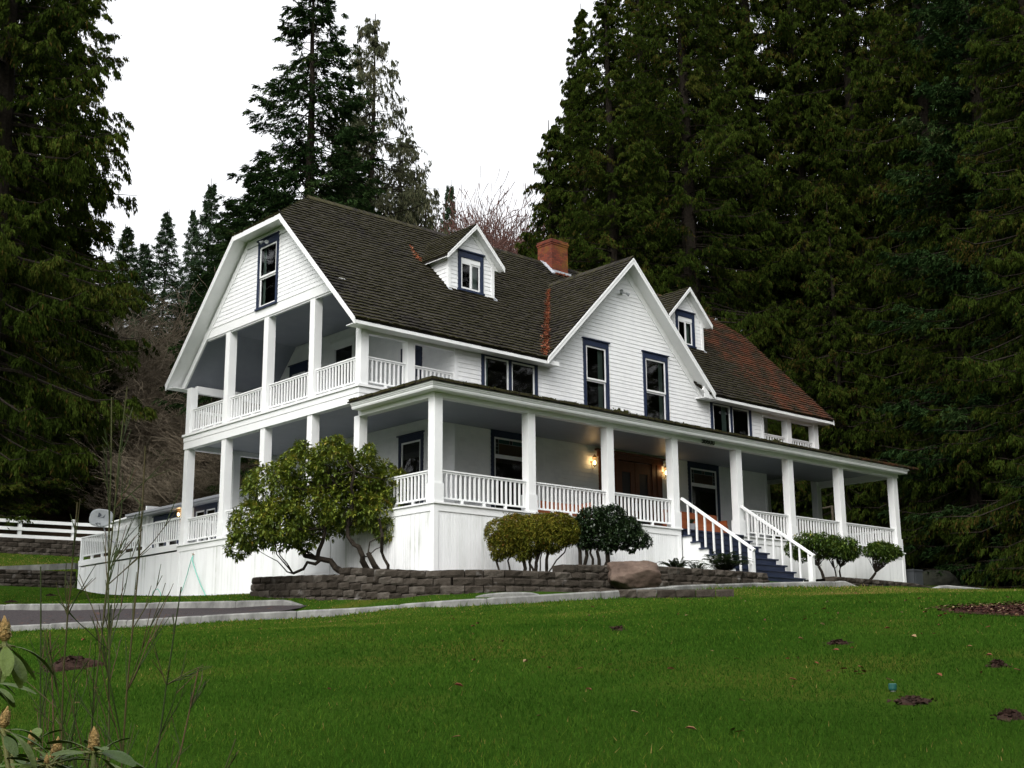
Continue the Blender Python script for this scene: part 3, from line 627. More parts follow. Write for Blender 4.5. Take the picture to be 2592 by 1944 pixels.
def window(par, m, u0, u1, z0, z1, style='hung', trim=.115, head=.2, label=None, sashmat=None, curtain=None, trimmat=None, cap=True, room=1.2, sill=True, name='window'):
    """outer trim rectangle u0..u1, z0..z1 on mapped wall m; the hole is inside the trim"""
    sashmat = sashmat or WHITE; trimmat = trimmat or NAVY
    a, b, c, d = u0 + trim, u1 - trim, z0 + (.09 if sill else .0), z1 - head
    mb = MB(); mb.mbox(m, u0, a, -.01, .045, z0 + (.06 if sill else 0), d); mb.mbox(m, b, u1, -.01, .045, z0 + (.06 if sill else 0), d)
    mb.mbox(m, u0, u1, -.01, .048, d, z1)
    if cap: mb.mbox(m, u0 - .05, u1 + .05, -.01, .09, z1, z1 + .035)
    if sill: mb.mbox(m, u0 - .03, u1 + .03, -.01, .08, z0, z0 + .06); mb.mbox(m, a, b, -.01, .04, z0 + .06, c)
    # dark room behind
    w = mb.build(name, trimmat, par)
    if label: w['label'] = label
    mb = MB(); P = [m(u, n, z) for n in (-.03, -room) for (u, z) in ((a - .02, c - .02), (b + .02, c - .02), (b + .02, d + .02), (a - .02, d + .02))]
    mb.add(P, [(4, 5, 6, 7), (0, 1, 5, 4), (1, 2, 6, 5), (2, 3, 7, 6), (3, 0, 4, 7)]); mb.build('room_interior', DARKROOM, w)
    sw = .05; mb = MB(); gl = MB()
    def sash(u0_, u1_, z0_, z1_, n0, n1, bars=()):
        mb.mbox(m, u0_, u0_ + sw, n0, n1, z0_, z1_); mb.mbox(m, u1_ - sw, u1_, n0, n1, z0_, z1_)
        mb.mbox(m, u0_ + sw, u1_ - sw, n0, n1, z0_, z0_ + sw * 1.2); mb.mbox(m, u0_ + sw, u1_ - sw, n0, n1, z1_ - sw, z1_)
        gl.face_out([m(u0_ + sw, (n0 + n1) / 2, z0_ + sw), m(u1_ - sw, (n0 + n1) / 2, z0_ + sw), m(u1_ - sw, (n0 + n1) / 2, z1_ - sw), m(u0_ + sw, (n0 + n1) / 2, z1_ - sw)], Vector(m(0, 1, 0)) - Vector(m(0, 0, 0)))
    if style == 'hung':
        zm = (c + d) / 2; sash(a + .012, b - .012, zm - .03, d - .004, -.012, .022); sash(a + .012, b - .012, c, zm + .03 - .062, -.045, -.014); mb.mbox(m, a + .012, b - .012, -.045, .018, zm - .032, zm + .018)
    elif style == 'single': sash(a + .012, b - .012, c, d - .004, -.012, .022)
    elif style == 'double':
        k = (a + b) / 2; sash(a + .012, k - .06, c, d - .004, -.012, .022); sash(k + .06, b - .012, c, d - .004, -.012, .022)
    elif style == 'slider':
        mb.mbox(m, a + .012, b - .012, -.012, .022, d - .16, d - .004)
        k = (a + b) / 2; sash(a + .012, k + .02, c, d - .162, -.012, .02); sash(k + .022, b - .012, c, d - .162, -.03, .004)
    elif style == 'transom':      # leaded transom above a big pane
        zt = d - .58; sash(a + .012, b - .012, c, zt - .002, -.012, .022); sash(a + .012, b - .012, zt + .002, d - .004, -.012, .022)
    mb.build('sash', sashmat, w); gl.build('glass', GLASS, w)
    if style == 'double': mbx = MB(); k = (a + b) / 2; mbx.mbox(m, k - .058, k + .058, -.01, .043, c, d - .002); mbx.build('mullion', trimmat, w)
    if style == 'transom':
        ld = MB(); g0_, g1_ = a + .075, b - .075; zb, zt2 = zt + .075, d - .06
        for uu in (g0_ + .12, g1_ - .12): ld.mbox(m, uu - .006, uu + .006, .006, .016, zb, zt2)
        ld.mbox(m, g0_, g1_, .006, .0165, zt2 - .13, zt2 - .118)
        for uu in ((g0_ + g1_) / 2 - .06, (g0_ + g1_) / 2 + .06): ld.mbox(m, uu - .005, uu + .005, .006, .016, zt2 - .118, zt2)
        for zz in (zb + .11, zb + .22):
            ld.mbox(m, g0_, g0_ + .114, .006, .0165, zz - .005, zz + .005); ld.mbox(m, g1_ - .114, g1_, .006, .0165, zz - .005, zz + .005)
        ld.build('leading', GREYP, w)
        st = MB(); st.mbox(m, g0_ + .126, (g0_ + g1_) / 2 - .065, .0, .004, zt2 - .118, zt2); st.mbox(m, (g0_ + g1_) / 2 + .065, g1_ - .126, .0, .004, zt2 - .118, zt2); st.build('stained_glass', TEALG, w)
        st = MB(); st.mbox(m, g0_ + .126, g1_ - .126, .0, .004, zb, zt2 - .13); st.build('stained_glass', AMBERG, w)
    if curtain:
        cm = MB(); k0, k1, n_ = curtain[0], curtain[1], 14
        for i in range(n_):
            ua, ub = a + (b - a) * (k0 + (k1 - k0) * i / n_), a + (b - a) * (k0 + (k1 - k0) * (i + 1) / n_); na, nb = -.12 - .02 * (i % 2), -.12 - .02 * ((i + 1) % 2)
            cm.add([m(ua, na, c), m(ub, nb, c), m(ub, nb, d), m(ua, na, d)], [(0, 1, 2, 3)])
        cm.build('curtain', CURTAIN, w)
    return (a, b, c, d)
TEALG, _, _ = mat('teal_glass', (0.02, 0.09, 0.09), 0.2, 0.6); AMBERG, _, _ = mat('amber_glass', (0.13, 0.06, 0.025), 0.25, 0.5)
def holef(u0, u1, z0, z1, trim=.115, head=.2): return (u0 + trim - .01, u1 - trim + .01, z0 + .05, z1 - head + .01)

# --- front wall, upper storey, with the big cross gable
GXC, GZP, GHW = 10.77, 9.42, 3.92                       # gable centre, wall apex, half width at eave level
upw = [('double', 4.42, 6.72, 4.02, 5.36), ('hung', 8.76, 9.93, 3.95, 6.44), ('hung', 11.61, 12.86, 3.95, 6.47), ('double', 15.08, 17.38, 4.02, 5.38)]
holes = [holef(u0, u1, z0, z1) for _, u0, u1, z0, z1 in upw]
wall = MB()
siding(wall, fy, lambda z: XA, lambda z: XB, 3.45, 5.31, holes)
zA = 5.31; fl = lambda z: GXC - (GZP - z) * .985; fr_ = lambda z: GXC + (GZP - z) * .985
siding(wall, fy, fl, fr_, zA, GZP - .05, holes)
backing(wall, fy, [(XA, 3.3), (XB, 3.3), (XB, 5.31), (GXC + 4.0, 5.31), (GXC, GZP), (GXC - 4.0, 5.31), (XA, 5.31)], holes)
# lower storey
loww = [('transom', 4.79, 6.42, .06, 2.93), ('transom', 13.73, 15.37, .06, 2.93)]
hl = [holef(u0, u1, z0, z1) for _, u0, u1, z0, z1 in loww] + [(9.62, 12.12, 0, 2.62)]
siding(wall, fy, lambda z: XA, lambda z: XB, 0, 3.0, hl); backing(wall, fy, [(XA, -.1), (XB, -.1), (XB, 3.3), (XA, 3.3)], hl)
for x0 in (XA - .016, XB - .104): wall.mbox(fy, x0, x0 + .12, -.01, .03, 0, 3.0); wall.mbox(fy, x0, x0 + .12, -.01, .03, 3.5, 5.3)
wall.build('front_wall', SIDING, house)
names = ['window', 'window', 'window', 'window']
for k, (st, u0, u1, z0, z1) in enumerate(upw):
    window(house, fy, u0, u1, z0, z1, st, curtain=[(.0, .12), (.74, .98), (.80, .98), (.32, .44)][k], label=['pair of upstairs windows left of the big gable', 'left tall window in the big gable', 'right tall window in the big gable', 'pair of upstairs windows right of the big gable'][k])
for k, (st, u0, u1, z0, z1) in enumerate(loww): window(house, fy, u0, u1, z0, z1, st, label=['leaded porch window left of the front door', 'leaded porch window right of the front door behind the steps'][k])
# --- west wall of the rooms, both storeys
ww = MB()
lh = [holef(4.78, 5.99, .2, 2.9)]; uh = [holef(11.2, 12.3, 4.5, 6.3), holef(8.42, 9.72, 4.3, 6.62), (5.0, 5.8, 3.62, 5.5)]
siding(ww, fx, lambda z: D1, lambda z: DB, 0, 3.3, lh); backing(ww, fx, [(D1, -.1), (DB, -.1), (DB, 3.62), (D1, 3.62)], lh)
roofz = lambda y: 5.22 + (y - 2.89) * 1.015
siding(ww, fx, lambda z: max(D1, 2.89 + (z - 5.15) / 1.015), lambda z: min(DB, 13.79 - (z - 5.15) / 1.015), 3.62, 7.15, uh)
backing(ww, fx, [(D1, 3.55), (DB, 3.55), (DB, 5.6), (11.8, 7.15), (4.9, 7.15), (D1, 5.6)], uh)
ww.build('side_wall', SIDING, house, label='grey shaded west wall seen through the open balcony')
window(house, fx, 4.78, 5.99, .2, 2.9, 'single', label='ground floor window in the side wall behind the porch corner')
window(house, fx, 11.2, 12.3, 4.5, 6.3, 'single', head=.3, label='dark upstairs window at the back of the west balcony')
window(house, fx, 8.42, 9.72, 4.3, 6.62, 'single', trimmat=WHITE, label='white framed upstairs window on the west balcony')
d_ = MB(); d_.mbox(fx, 4.88, 5.0, -.01, .045, 3.64, 5.62); d_.mbox(fx, 5.8, 5.92, -.01, .045, 3.64, 5.62); d_.mbox(fx, 4.88, 5.92, -.01, .05, 5.5, 5.68); d_.mbox(fx, 5.0, 5.8, -.05, .0, 3.64, 5.5)
dd = d_.build('door', NAVY, house); d_ = MB(); d_.mbox(fx, 5.08, 5.14, 0, .05, 4.55, 4.66); d_.build('handle', GREYM, dd)
# --- west gable wall above the balcony
gw = MB(); gwin = (7.74, 8.94, 6.93, 9.2); gh = [holef(*gwin)]
zc = 9.12
glo = lambda z: 4.72 + (z - 6.98) * 1.0 if z < 99 else 0
siding(gw, gx, lambda z: 4.72 + (z - 6.75) * 1.012, lambda z: 2 * MID - (4.72 + (z - 6.75) * 1.012), 6.98, 9.12, gh)
backing(gw, gx, [(4.4, 6.6), (2 * MID - 4.4, 6.6), (2 * MID - 7.0, 9.22), (7.0, 9.22)], gh)
gw.build('gable_wall', SIDING, house, label='west gable wall of white shingles above the balcony')
window(house, gx, *gwin, 'hung', trim=.1, head=.22, curtain=(.84, 1.0), label='tall window high in the west gable')
# east side (mostly hidden)
ew = MB(); ew.box(XB - .01, XB + .02, D1 + .02, DB, 0, 5.6); ew.box(XL + .05, LL - .05, DB - .04, DB - .02, 6.6, 9.2) if False else None
ew.prism([(LL - .03, 4.5, 6.6), (LL - .03, 12.18, 6.6), (LL - .03, 9.8, 9.1), (LL - .03, 6.9, 9.1)], (.03, 0, 0)); ew.box(XA, XB, DB - .02, DB + .01, 0, 5.5); ew.build('back_wall', SIDING, house)

# --- floors, ceilings
fl_ = MB(); fl_.box(.03, LL - .03, .03, D1 - .02, -.14, -.02); fl_.box(.03, XA - .02, D1, DB, -.14, -.02); fl_.box(XB + .03, LL - .03, D1, DB, -.14, -.02); fl_.build('porch_floor', FLOORP, house)
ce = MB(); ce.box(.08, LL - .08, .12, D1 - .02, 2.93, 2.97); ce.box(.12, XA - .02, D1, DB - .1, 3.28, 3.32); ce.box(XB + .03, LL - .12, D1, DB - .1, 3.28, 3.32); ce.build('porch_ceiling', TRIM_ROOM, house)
for x0, x1 in ((.1, XA - .02), (XB + .03, LL - .1)): fl2 = MB(); fl2.box(x0, x1, D1 + .1, DB - .05, 3.5, 3.61); fl2.build('balcony_floor', FLOORP, house)
# sloping + flat ceiling of the two open balconies
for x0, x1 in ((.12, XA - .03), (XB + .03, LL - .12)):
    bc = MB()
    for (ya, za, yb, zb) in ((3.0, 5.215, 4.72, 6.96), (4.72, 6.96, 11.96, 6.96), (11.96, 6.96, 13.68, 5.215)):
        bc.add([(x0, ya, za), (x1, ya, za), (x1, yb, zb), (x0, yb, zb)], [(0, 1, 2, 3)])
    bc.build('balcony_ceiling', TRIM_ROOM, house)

# --- skirt of vertical beaded boards
def beaded(mb, m, u0, u1, zt, zb, pitch=.092):
    u = u0
    while u < u1 - .01:
        e = min(u + pitch, u1); j = random.uniform(-.001, .001)
        za, zb_ = (zb(u), zb(e)) if callable(zb) else (zb, zb)
        P = [m(u + .007, .0 + j, za), m(e - .007, .0 + j, zb_), m(e - .007, .0 + j, zt), m(u + .007, .0 + j, zt), m(e, -.009, zb_), m(e, -.009, zt), m(u, -.009, za), m(u, -.009, zt)]
        mb.add(P, [(0, 1, 2, 3), (1, 4, 5, 2), (6, 0, 3, 7)]); u = e
BEAD = noise_mat('beadboard_paint', [(0.28, (0.52, 0.54, 0.50)), (0.36, (0.70, 0.71, 0.70)), (0.5, (0.79, 0.80, 0.80)), (0.8, (0.83, 0.84, 0.83))], 1.0, 7, 0.55, 0.3, 0.05, 60, stretch=(1.5, 1.5, .6), island=.25)
sf = lambda u, n, z: (u, -n, z); sx_ = lambda u, n, z: (-n, u, z)
sk = MB(); beaded(sk, sf, .1, 9.36, -.22, lambda u: -2.6); beaded(sk, sf, 12.4, LL - .12, -.22, lambda u: -2.0)
beaded(sk, sx_, .1, DB + .05, -.22, lambda u: -2.6)
sk.box(.012, .03, .02, DB, -2.6, -.1); sk.box(.02, 9.36, .012, .03, -2.6, -.1); sk.box(12.4, LL - .02, .012, .03, -2.2, -.1)
sk.box(LL - .03, LL, .0, DB, -2.2, -.2); sk.build('porch_skirt', BEAD, house)
tr = MB()      # trim: corner boards, water table, cap
tr.box(-.022, .12, -.022, .006, -2.6, -.045); tr.box(-.0225, .006, .006, .12, -2.6, -.045)
tr.box(LL - .12, LL + .022, -.022, .006, -2.2, -.045); tr.box(9.26, 9.385, -.02, .004, -2.5, -.045); tr.box(12.36, 12.46, -.02, .004, -2.5, -.045)
for a, b in ((.12, 9.26), (12.46, LL - .12)): tr.box(a, b, -.02, .004, -.225, -.045)
tr.box(-.02, .004, .12, DB, -.225, -.045); tr.box(-.0225, .006, DB, DB + .16, -2.6, -.045)
tr.box(-.055, LL + .055, -.055, .1, -.045, -.005) if False else None
tr.box(-.06, 9.42, -.06, .1, -.045, -.003); tr.box(12.32, LL + .06, -.06, .1, -.045, -.003); tr.box(-.06, .1, .1, DB + .2, -.045, -.003)
tr.box(-.02, .004, 4.55, 5.9, -.42, -.30); tr.box(-.021, .004, 4.55, 4.66, -2.4, -.42); tr.box(-.021, .004, 5.79, 5.9, -2.4, -.42)
tr.build('skirt_trim', WHITE, house)
cd = MB(); cd.box(-.012, .003, 4.67, 5.78, -2.4, -.43); cd.box(-.018, -.012, 4.67, 5.78, -1.45, -1.35); cd.box(-.018, -.012, 5.18, 5.26, -2.4, -1.46); cd.build('crawlspace_door', WHITE, house)

# --- posts
def post(x0, y0, z0, z1, ped=True):
    mb = MB()
    if ped:
        e = .028; mb.box(x0 - e, x0 + PW + e, y0 - e, y0 + PW + e, z0, z0 + .46); mb.prism([(x0 - e, y0 - e, z0 + .46), (x0 + PW + e, y0 - e, z0 + .46), (x0 + PW + e, y0 + PW + e, z0 + .46), (x0 - e, y0 + PW + e, z0 + .46)], (0, 0, .02)); z0 += .48
    mb.box(x0, x0 + PW, y0, y0 + PW, z0, z1); return mb.build('porch_post', WHITE, house)
FXR = [PW, 3.506, 6.58, 9.384, 12.445, 15.161, 18.039, 21.43]     # right edges of the front posts
FX = [r - PW for r in FXR]
for x in FX: post(x, .0, 0, H1)
QY = [3.292, 5.654, 8.219, 10.541, 12.97]
for y in QY:
    post(0, y, 0, H1 + .03 if y == QY[0] else H2); post(LL - PW - .07, y, 0, H2)
for i, y in enumerate(QY):
    top = (5.32, HU, HU, HU, 5.2)[i]
    post(0, y, F2, top, ped=False); post(LL - PW - .02, y, F2, top, ped=False)
post(1.645, D1 - .03, F2 - .25, 5.3, False); post(19.53, D1 - .03, F2 - .25, 5.3, False)
for x in (1.7, 19.5):
    post(x, 12.97, 0, H2); post(x, 12.97, F2, 5.3, False)

# --- beams, cornice of the porch and band between the storeys
be = MB()
be.box(-.02, LL + .0, -.004, .21, H1, H1 + .26); be.box(-.0204, .21, .21, D1 + .0, H1, H1 + .26); be.box(LL - .21, LL + .0, .21, D1, H1, H1 + .26)
be.build('porch_beam', WHITE, house)
co = MB()
for z0, z1, e in ((2.835, 2.86, .30), (2.86, 2.925, .315), (2.925, 2.96, .34), (2.96, 3.01, .365)):
    co.box(-e, LL + .13 + (e - .3), -e, -.006, z0, z1); co.box(-e, -.021, -.006, D1 - .1, z0, z1)
co.build('cornice', WHITE, house)
bd = MB()
for z0, z1, e in ((H2, H2 + .235, .0), (H2 + .245, H2 + .42, .012), (H2 + .42, F2, .055)):
    bd.box(-.03 - e, .2, D1 - .03 - e, DB + .04 + e, z0, z1); bd.box(.2, XA + .01, D1 - .03 - e, D1 + .16, z0, z1); bd.box(XB - .01, LL + .02 + e, D1 - .03 - e, D1 + .16, z0, z1); bd.box(LL - .2, LL + .02 + e, D1 + .16, DB + e, z0, z1)
    bd.box(.2, LL - .2, DB - .16, DB + .04 + e, z0, z1)
bd.build('storey_band', WHITE, house)
ub = MB(); ub.box(-.02, .2, 4.42, 12.26, HU, HU + .30); ub.box(-.035, -.02, 4.62, 12.06, HU + .30, HU + .335)
for s in (0, 1):   # sloping frieze boards on the gable plane
    f = (lambda y: y) if s == 0 else (lambda y: 2 * MID - y)
    za, zb = roofz(3.05) - .10, roofz(7.02) - .10
    ub.prism([(-.03, f(3.05), za), (-.03, f(7.02), zb), (-.03, f(7.06), zb - .24), (-.03, f(3.33), za - .02)], (.06, 0, 0))
ub.prism([(-.03, 7.02, 9.38), (-.03, 9.66, 9.38), (-.03, 9.62, 9.14), (-.03, 7.06, 9.14)], (.05, 0, 0))
ub.build('gable_frieze', WHITE, house)
for x0, x1 in ((.27, XA), (XB, LL - .28)): ub = MB(); ub.box(x0, x1, D1 - .01, D1 + .16, 5.10, 5.3); ub.build('balcony_beam', WHITE, house)
ub = MB(); ub.box(.27, XA, DB - .16, DB, 5.05, 5.3); ub.build('balcony_beam', WHITE, house)

# --- railings
def railing(p, q, z, name='railing', zt=.86):
    p = Vector((p[0], p[1], z)); q = Vector((q[0], q[1], z)); d = q - p; Ln = d.length; d.normalize(); mb = MB()
    up = Vector((0, 0, 1)); k = max(1, round(Ln / .155)); st = Ln / k
    mb.bar(p + up * .13, q + up * .13, .06, .045); mb.bar(p + up * (zt - .075), q + up * (zt - .075), .05, .035)
    for i in range(k):
        c = p + d * st * (i + .5); sd_ = Vector((-d.y, d.x, 0)) * .019; dd_ = d * .024
        c = c + Vector((random.uniform(-.002, .002), random.uniform(-.002, .002), 0))
        P = [c + a * dd_ + b * sd_ + up * h for h in (.152, zt - .092) for a, b in ((-1, -1), (1, -1), (1, 1), (-1, 1))]
        mb.add(P, [(0, 1, 5, 4), (1, 2, 6, 5), (2, 3, 7, 6), (3, 0, 4, 7)])
    for i in range(1, int(Ln / .9) + 1): c = p + d * (Ln * i / (int(Ln / .9) + 1)); mb.box(c.x - .04, c.x + .04, c.y - .03, c.y + .03, z, z + .108)
    r_ = mb.build(name, WHITE, house if name == 'railing' else name)
    h = MB(); h.bar(p + up * (zt - .028), q + up * (zt - .028), .095, .036); h.build('handrail', WHITE, r_); return r_
for i in (0, 1, 2, 4, 5, 6): railing((FXR[i], .13), (FX[i + 1], .13), 0)
ys = [0.] + QY
for i in range(5): railing((.13, ys[i] + PW), (.13, ys[i + 1]), 0); railing((LL - .2, ys[i] + PW), (LL - .2, ys[i + 1]), 0)
for i in range(4): railing((.13, QY[i] + PW), (.13, QY[i + 1]), F2); railing((LL - .15, QY[i] + PW), (LL - .15, QY[i + 1]), F2)
for a, b in ((PW, 1.645), (1.905, XA), (XB, 19.53), (19.79, LL - PW - .02)): railing((a, D1 + .1), (b, D1 + .1), F2)
for a, b in ((PW, 1.7), (1.96, XA)): railing((a, 13.1), (b, 13.1), F2); railing((a, 13.1), (b, 13.1), 0)
for a, b in ((XB, 19.5), (19.76, LL - .33)): railing((a, 13.1), (b, 13.1), 0)

# --- roof
EY, EZ, SL = 2.89, 5.36, 1.015          # eave line of the shingle surface (front), slope
TOPY = MID; RX0, RX1 = -.51, 22.0
def rz_(y): return EZ + (y - EY) * SL if y <= MID else EZ + (2 * MID - EY - y) * SL
RZ = rz_(MID)
def shingles(mb, O, U, S, lo, hi, smax, skip=None, exp=.185, ragged=.022, moss=1.0, lift=.048, minw=.09, maxw=.2):
    O, U, S = Vector(O), Vector(U).normalized(), Vector(S).normalized(); Nn = U.cross(S).normalized()
    if Nn.z < 0: Nn = -Nn
    r_ = 0
    while r_ * exp < smax:
        s0 = r_ * exp; a, b = lo(s0), hi(s0); a2, b2 = lo(min(smax, s0 + exp)), hi(min(smax, s0 + exp)); u = a
        wav = random.uniform(-.004, .004)
        while u < b - .01:
            e = min(b, u + random.uniform(minw, maxw))
            if skip and skip((u + e) / 2, s0): u = e; continue
            j = random.uniform(-ragged, ragged) + wav; t = lift + random.uniform(-.007, .009)
            s1 = min(smax, s0 + exp + .03)
            e_ = e - .004; ua = max(u, a2 - .02 if u == a else u); P0 = O + U * u + S * (s0 + j); P1 = O + U * e_ + S * (s0 + j); uu1 = min(max(e_, a2), b2); uu0 = min(max(u, a2), b2)
            P2 = O + U * uu1 + S * s1; P3 = O + U * uu0 + S * s1
            mb.add([P0 + Nn * t, P1 + Nn * t, P1 - Nn * .012, P0 - Nn * .012, P2 + Nn * .004, P3 + Nn * .004, P0 + S * .04 + Nn * (t - .002), P1 + S * .04 + Nn * (t - .002)],
                   [(0, 1, 7, 6), (3, 2, 1, 0), (6, 7, 4, 5), (1, 2, 4, 7), (3, 0, 6, 5)])
            mb.a[-5:] = [1.05 * moss, 1.0 * moss, .2 * moss, .5 * moss, .5 * moss]
            u = e
        r_ += 1
ln = math.sqrt(1 + SL * SL); CLY = 6.97; s_clip = (CLY - EY) * ln; s_top = (MID - EY) * ln
def mlo(s): return RX0 if s < s_clip else RX0 + (s - s_clip) / (s_top - s_clip) * 1.9
def mhi(s): return RX1 if s < s_clip else RX1 - (s - s_clip) / (s_top - s_clip) * 1.9
GE, GYF = 5.40, 2.84      # cross gable: eave z, front edge y
GS = 1.015; GHX = 4.03; GRZ = GE + GHX * GS; GXC_ = 10.77
def in_gable(u, s): return abs(u - GXC_) < GHX - (EZ + s * SL / ln - GE) / GS - .25
mb = MB(); shingles(mb, (0, EY, EZ), (1, 0, 0), (0, 1 / ln, SL / ln), mlo, mhi, s_top, skip=in_gable)
# hipped clip at the west end
zc_ = rz_(CLY); hl_ = math.sqrt(1.9 ** 2 + (RZ - zc_) ** 2)
shingles(mb, (RX0, CLY, zc_), (0, 1, 0), (1.9 / hl_, 0, (RZ - zc_) / hl_), lambda s: s / hl_ * (MID - CLY), lambda s: 2 * (MID - CLY) - s / hl_ * (MID - CLY), hl_)
# ridge caps, slightly uneven
x = RX0 + 1.85
while x < RX1 - 1.9:
    for sg in (-1, 1):
        mb.prism([(x, MID + sg * .005, RZ + .07 + random.uniform(-.01, .01)), (x + .26, MID + sg * .005, RZ + .05), (x + .26, MID + sg * .13, RZ - .09), (x, MID + sg * .13, RZ - .07)], (0, 0, .02)); mb.a[-6:] = [.9] * 6
    x += .2
roof = mb.build('roof', ROOF, house, attr='butt')
# solid under the shingles
ud = MB(); T = .05
def roof_slab(y0, y1, f, x0l, x0h, x1l, x1h):
    pass
def slab(P):
    n = len(P); ud.add(P + [(a, b, c - T) for a, b, c in P], [tuple(range(n)), tuple(range(2 * n - 1, n - 1, -1))] + [(i, n + i, n + (i + 1) % n, (i + 1) % n) for i in range(n)])
gzf = lambda y: EZ - .02 + (y - EY) * SL
yv = GYF + (GRZ - .3 - EZ) / SL
slab([(RX0 + .03, EY + .02, EZ - .02), (GXC_ - GHX + .12, EY + .02, EZ - .02), (GXC_ - .25, yv, gzf(yv)), (GXC_ - .25, MID, RZ - .02), (RX0 + 1.92, MID, RZ - .02), (RX0 + .03, CLY, zc_ - .02)])
slab([(GXC_ + GHX - .12, EY + .02, EZ - .02), (RX1 - .03, EY + .02, EZ - .02), (RX1 - .03, CLY, zc_ - .02), (RX1 - 1.92, MID, RZ - .02), (GXC_ + .25, MID, RZ - .02), (GXC_ + .25, yv, gzf(yv))])
slab([(GXC_ - .25, yv, gzf(yv)), (GXC_ + .25, yv, gzf(yv)), (GXC_ + .25, MID, RZ - .02), (GXC_ - .25, MID, RZ - .02)])
g = lambda y: 2 * MID - y
slab([(RX0 + .03, g(EY + .02), EZ - .02), (RX1 - .03, g(EY + .02), EZ - .02), (RX1 - .03, g(CLY), zc_ - .02), (RX1 - 1.92, MID, RZ - .02), (RX0 + 1.92, MID, RZ - .02), (RX0 + .03, g(CLY), zc_ - .02)])
for sx0, e in ((RX0 + .03, 1.9), (RX1 - .03, -1.9)):
    P = [(sx0, CLY, zc_ - .02), (sx0 + e, MID, RZ - .02), (sx0, 2 * MID - CLY, zc_ - .02)]; ud.add(P + [(a, b, c - T) for a, b, c in P], [(0, 1, 2), (5, 4, 3), (0, 3, 4, 1), (1, 4, 5, 2), (2, 5, 3, 0)])
# back slope: long course edges only
ud.build('roof_boards', DARKBARK, roof)
# white soffit and barge boards
def box8(mb, P, h): mb.add(P + [(a, b, c - h) for a, b, c in P], [(0, 1, 2, 3), (7, 6, 5, 4), (0, 4, 5, 1), (1, 5, 6, 2), (2, 6, 7, 3), (3, 7, 4, 0)])
for sgn in (0, 1):
    g = (lambda y: y) if not sgn else (lambda y: 2 * MID - y)
    for x0, x1 in ((RX0 + .02, .1), (LL - .1, RX1 - .02)):
        so_ = MB(); box8(so_, [(x0, g(EY + .05), EZ - .085), (x1, g(EY + .05), EZ - .085), (x1, g(CLY + .03), zc_ - .085), (x0, g(CLY + .03), zc_ - .085)], .02); so_.build('rake_soffit', WHITE, house)
    for x0, x1 in (((RX0 + .04, 7.28), (14.3, RX1 - .04)) if not sgn else ((RX0 + .04, RX1 - .04),)):
        so_ = MB(); so_.box(x0, x1, *sorted((g(EY + .046), g(D1 + .02))), EZ - .16, EZ - .14); so_.build('soffit', WHITE, house)
        so_ = MB(); so_.box(x0, x1, *sorted((g(EY + .02), g(EY + .045))), EZ - .165, EZ - .03); so_.build('eave_board', WHITE, house)
for x0, x1 in ((RX0 + .02, .1), (LL - .1, RX1 - .02)):
    so_ = MB(); so_.box(x0, x1, CLY + .03, 2 * MID - CLY - .03, zc_ - .10, zc_ - .08); so_.build('rake_soffit', WHITE, house)
for x0 in (RX0 - .012, RX1 - .03):
    for sgn in (0, 1):
        ba = MB(); g = (lambda y: y) if not sgn else (lambda y: 2 * MID - y)
        for dz0, dz1, dx in ((-.005, -.075, -.012), (-.075, -.20, 0)):
            ba.prism([(x0 + dx, g(EY), EZ + dz0), (x0 + dx, g(CLY), zc_ + dz0), (x0 + dx, g(CLY), zc_ + dz1), (x0 + dx, g(EY), EZ + dz1)], (.04, 0, 0))
        ba.build('barge_board', WHITE, house)
    ba = MB(); ba.box(x0, x0 + .04, CLY + .002, 2 * MID - CLY - .002, zc_ - .17, zc_ - .01); ba.build('barge_board', WHITE, house)

# cross gable roof
gm = MB(); gl_ = math.sqrt(1 + GS * GS); smaxg = GHX * gl_
def vy(s): return EY + (GE - EZ + s / gl_ * GS) / SL
for sg in (-1, 1):
    shingles(gm, (GXC + sg * GHX, GYF, GE), (0, 1, 0), (-sg / gl_, 0, GS / gl_), lambda s: 0.0, lambda s: max(.05, vy(s) - GYF + .1), smaxg)
y = GYF
while y < 7.0:
    for sg in (-1, 1): gm.prism([(GXC + sg * .005, y, GRZ + .065), (GXC + sg * .005, y + .26, GRZ + .05), (GXC + sg * .13, y + .26, GRZ - .09), (GXC + sg * .13, y, GRZ - .07)], (0, 0, .02)); gm.a[-6:] = [.85] * 6
    y += .2
groof = gm.build('gable_roof', ROOF, house, attr='butt', label='steep mossy roof of the big front gable')
gs = MB()
for sg in (-1, 1):
    P = [(GXC + sg * (GHX - .02), GYF + .02, GE - .02), (GXC, GYF + .02, GRZ - .02), (GXC, 7.2, GRZ - .02), (GXC + sg * (GHX - .02), 2.98, GE - .02)]
    gs.add(P + [(a, b, c - .05) for a, b, c in P], [(0, 1, 2, 3), (7, 6, 5, 4), (0, 4, 5, 1)])
gs.build('roof_boards', DARKBARK, groof)
gt = MB()
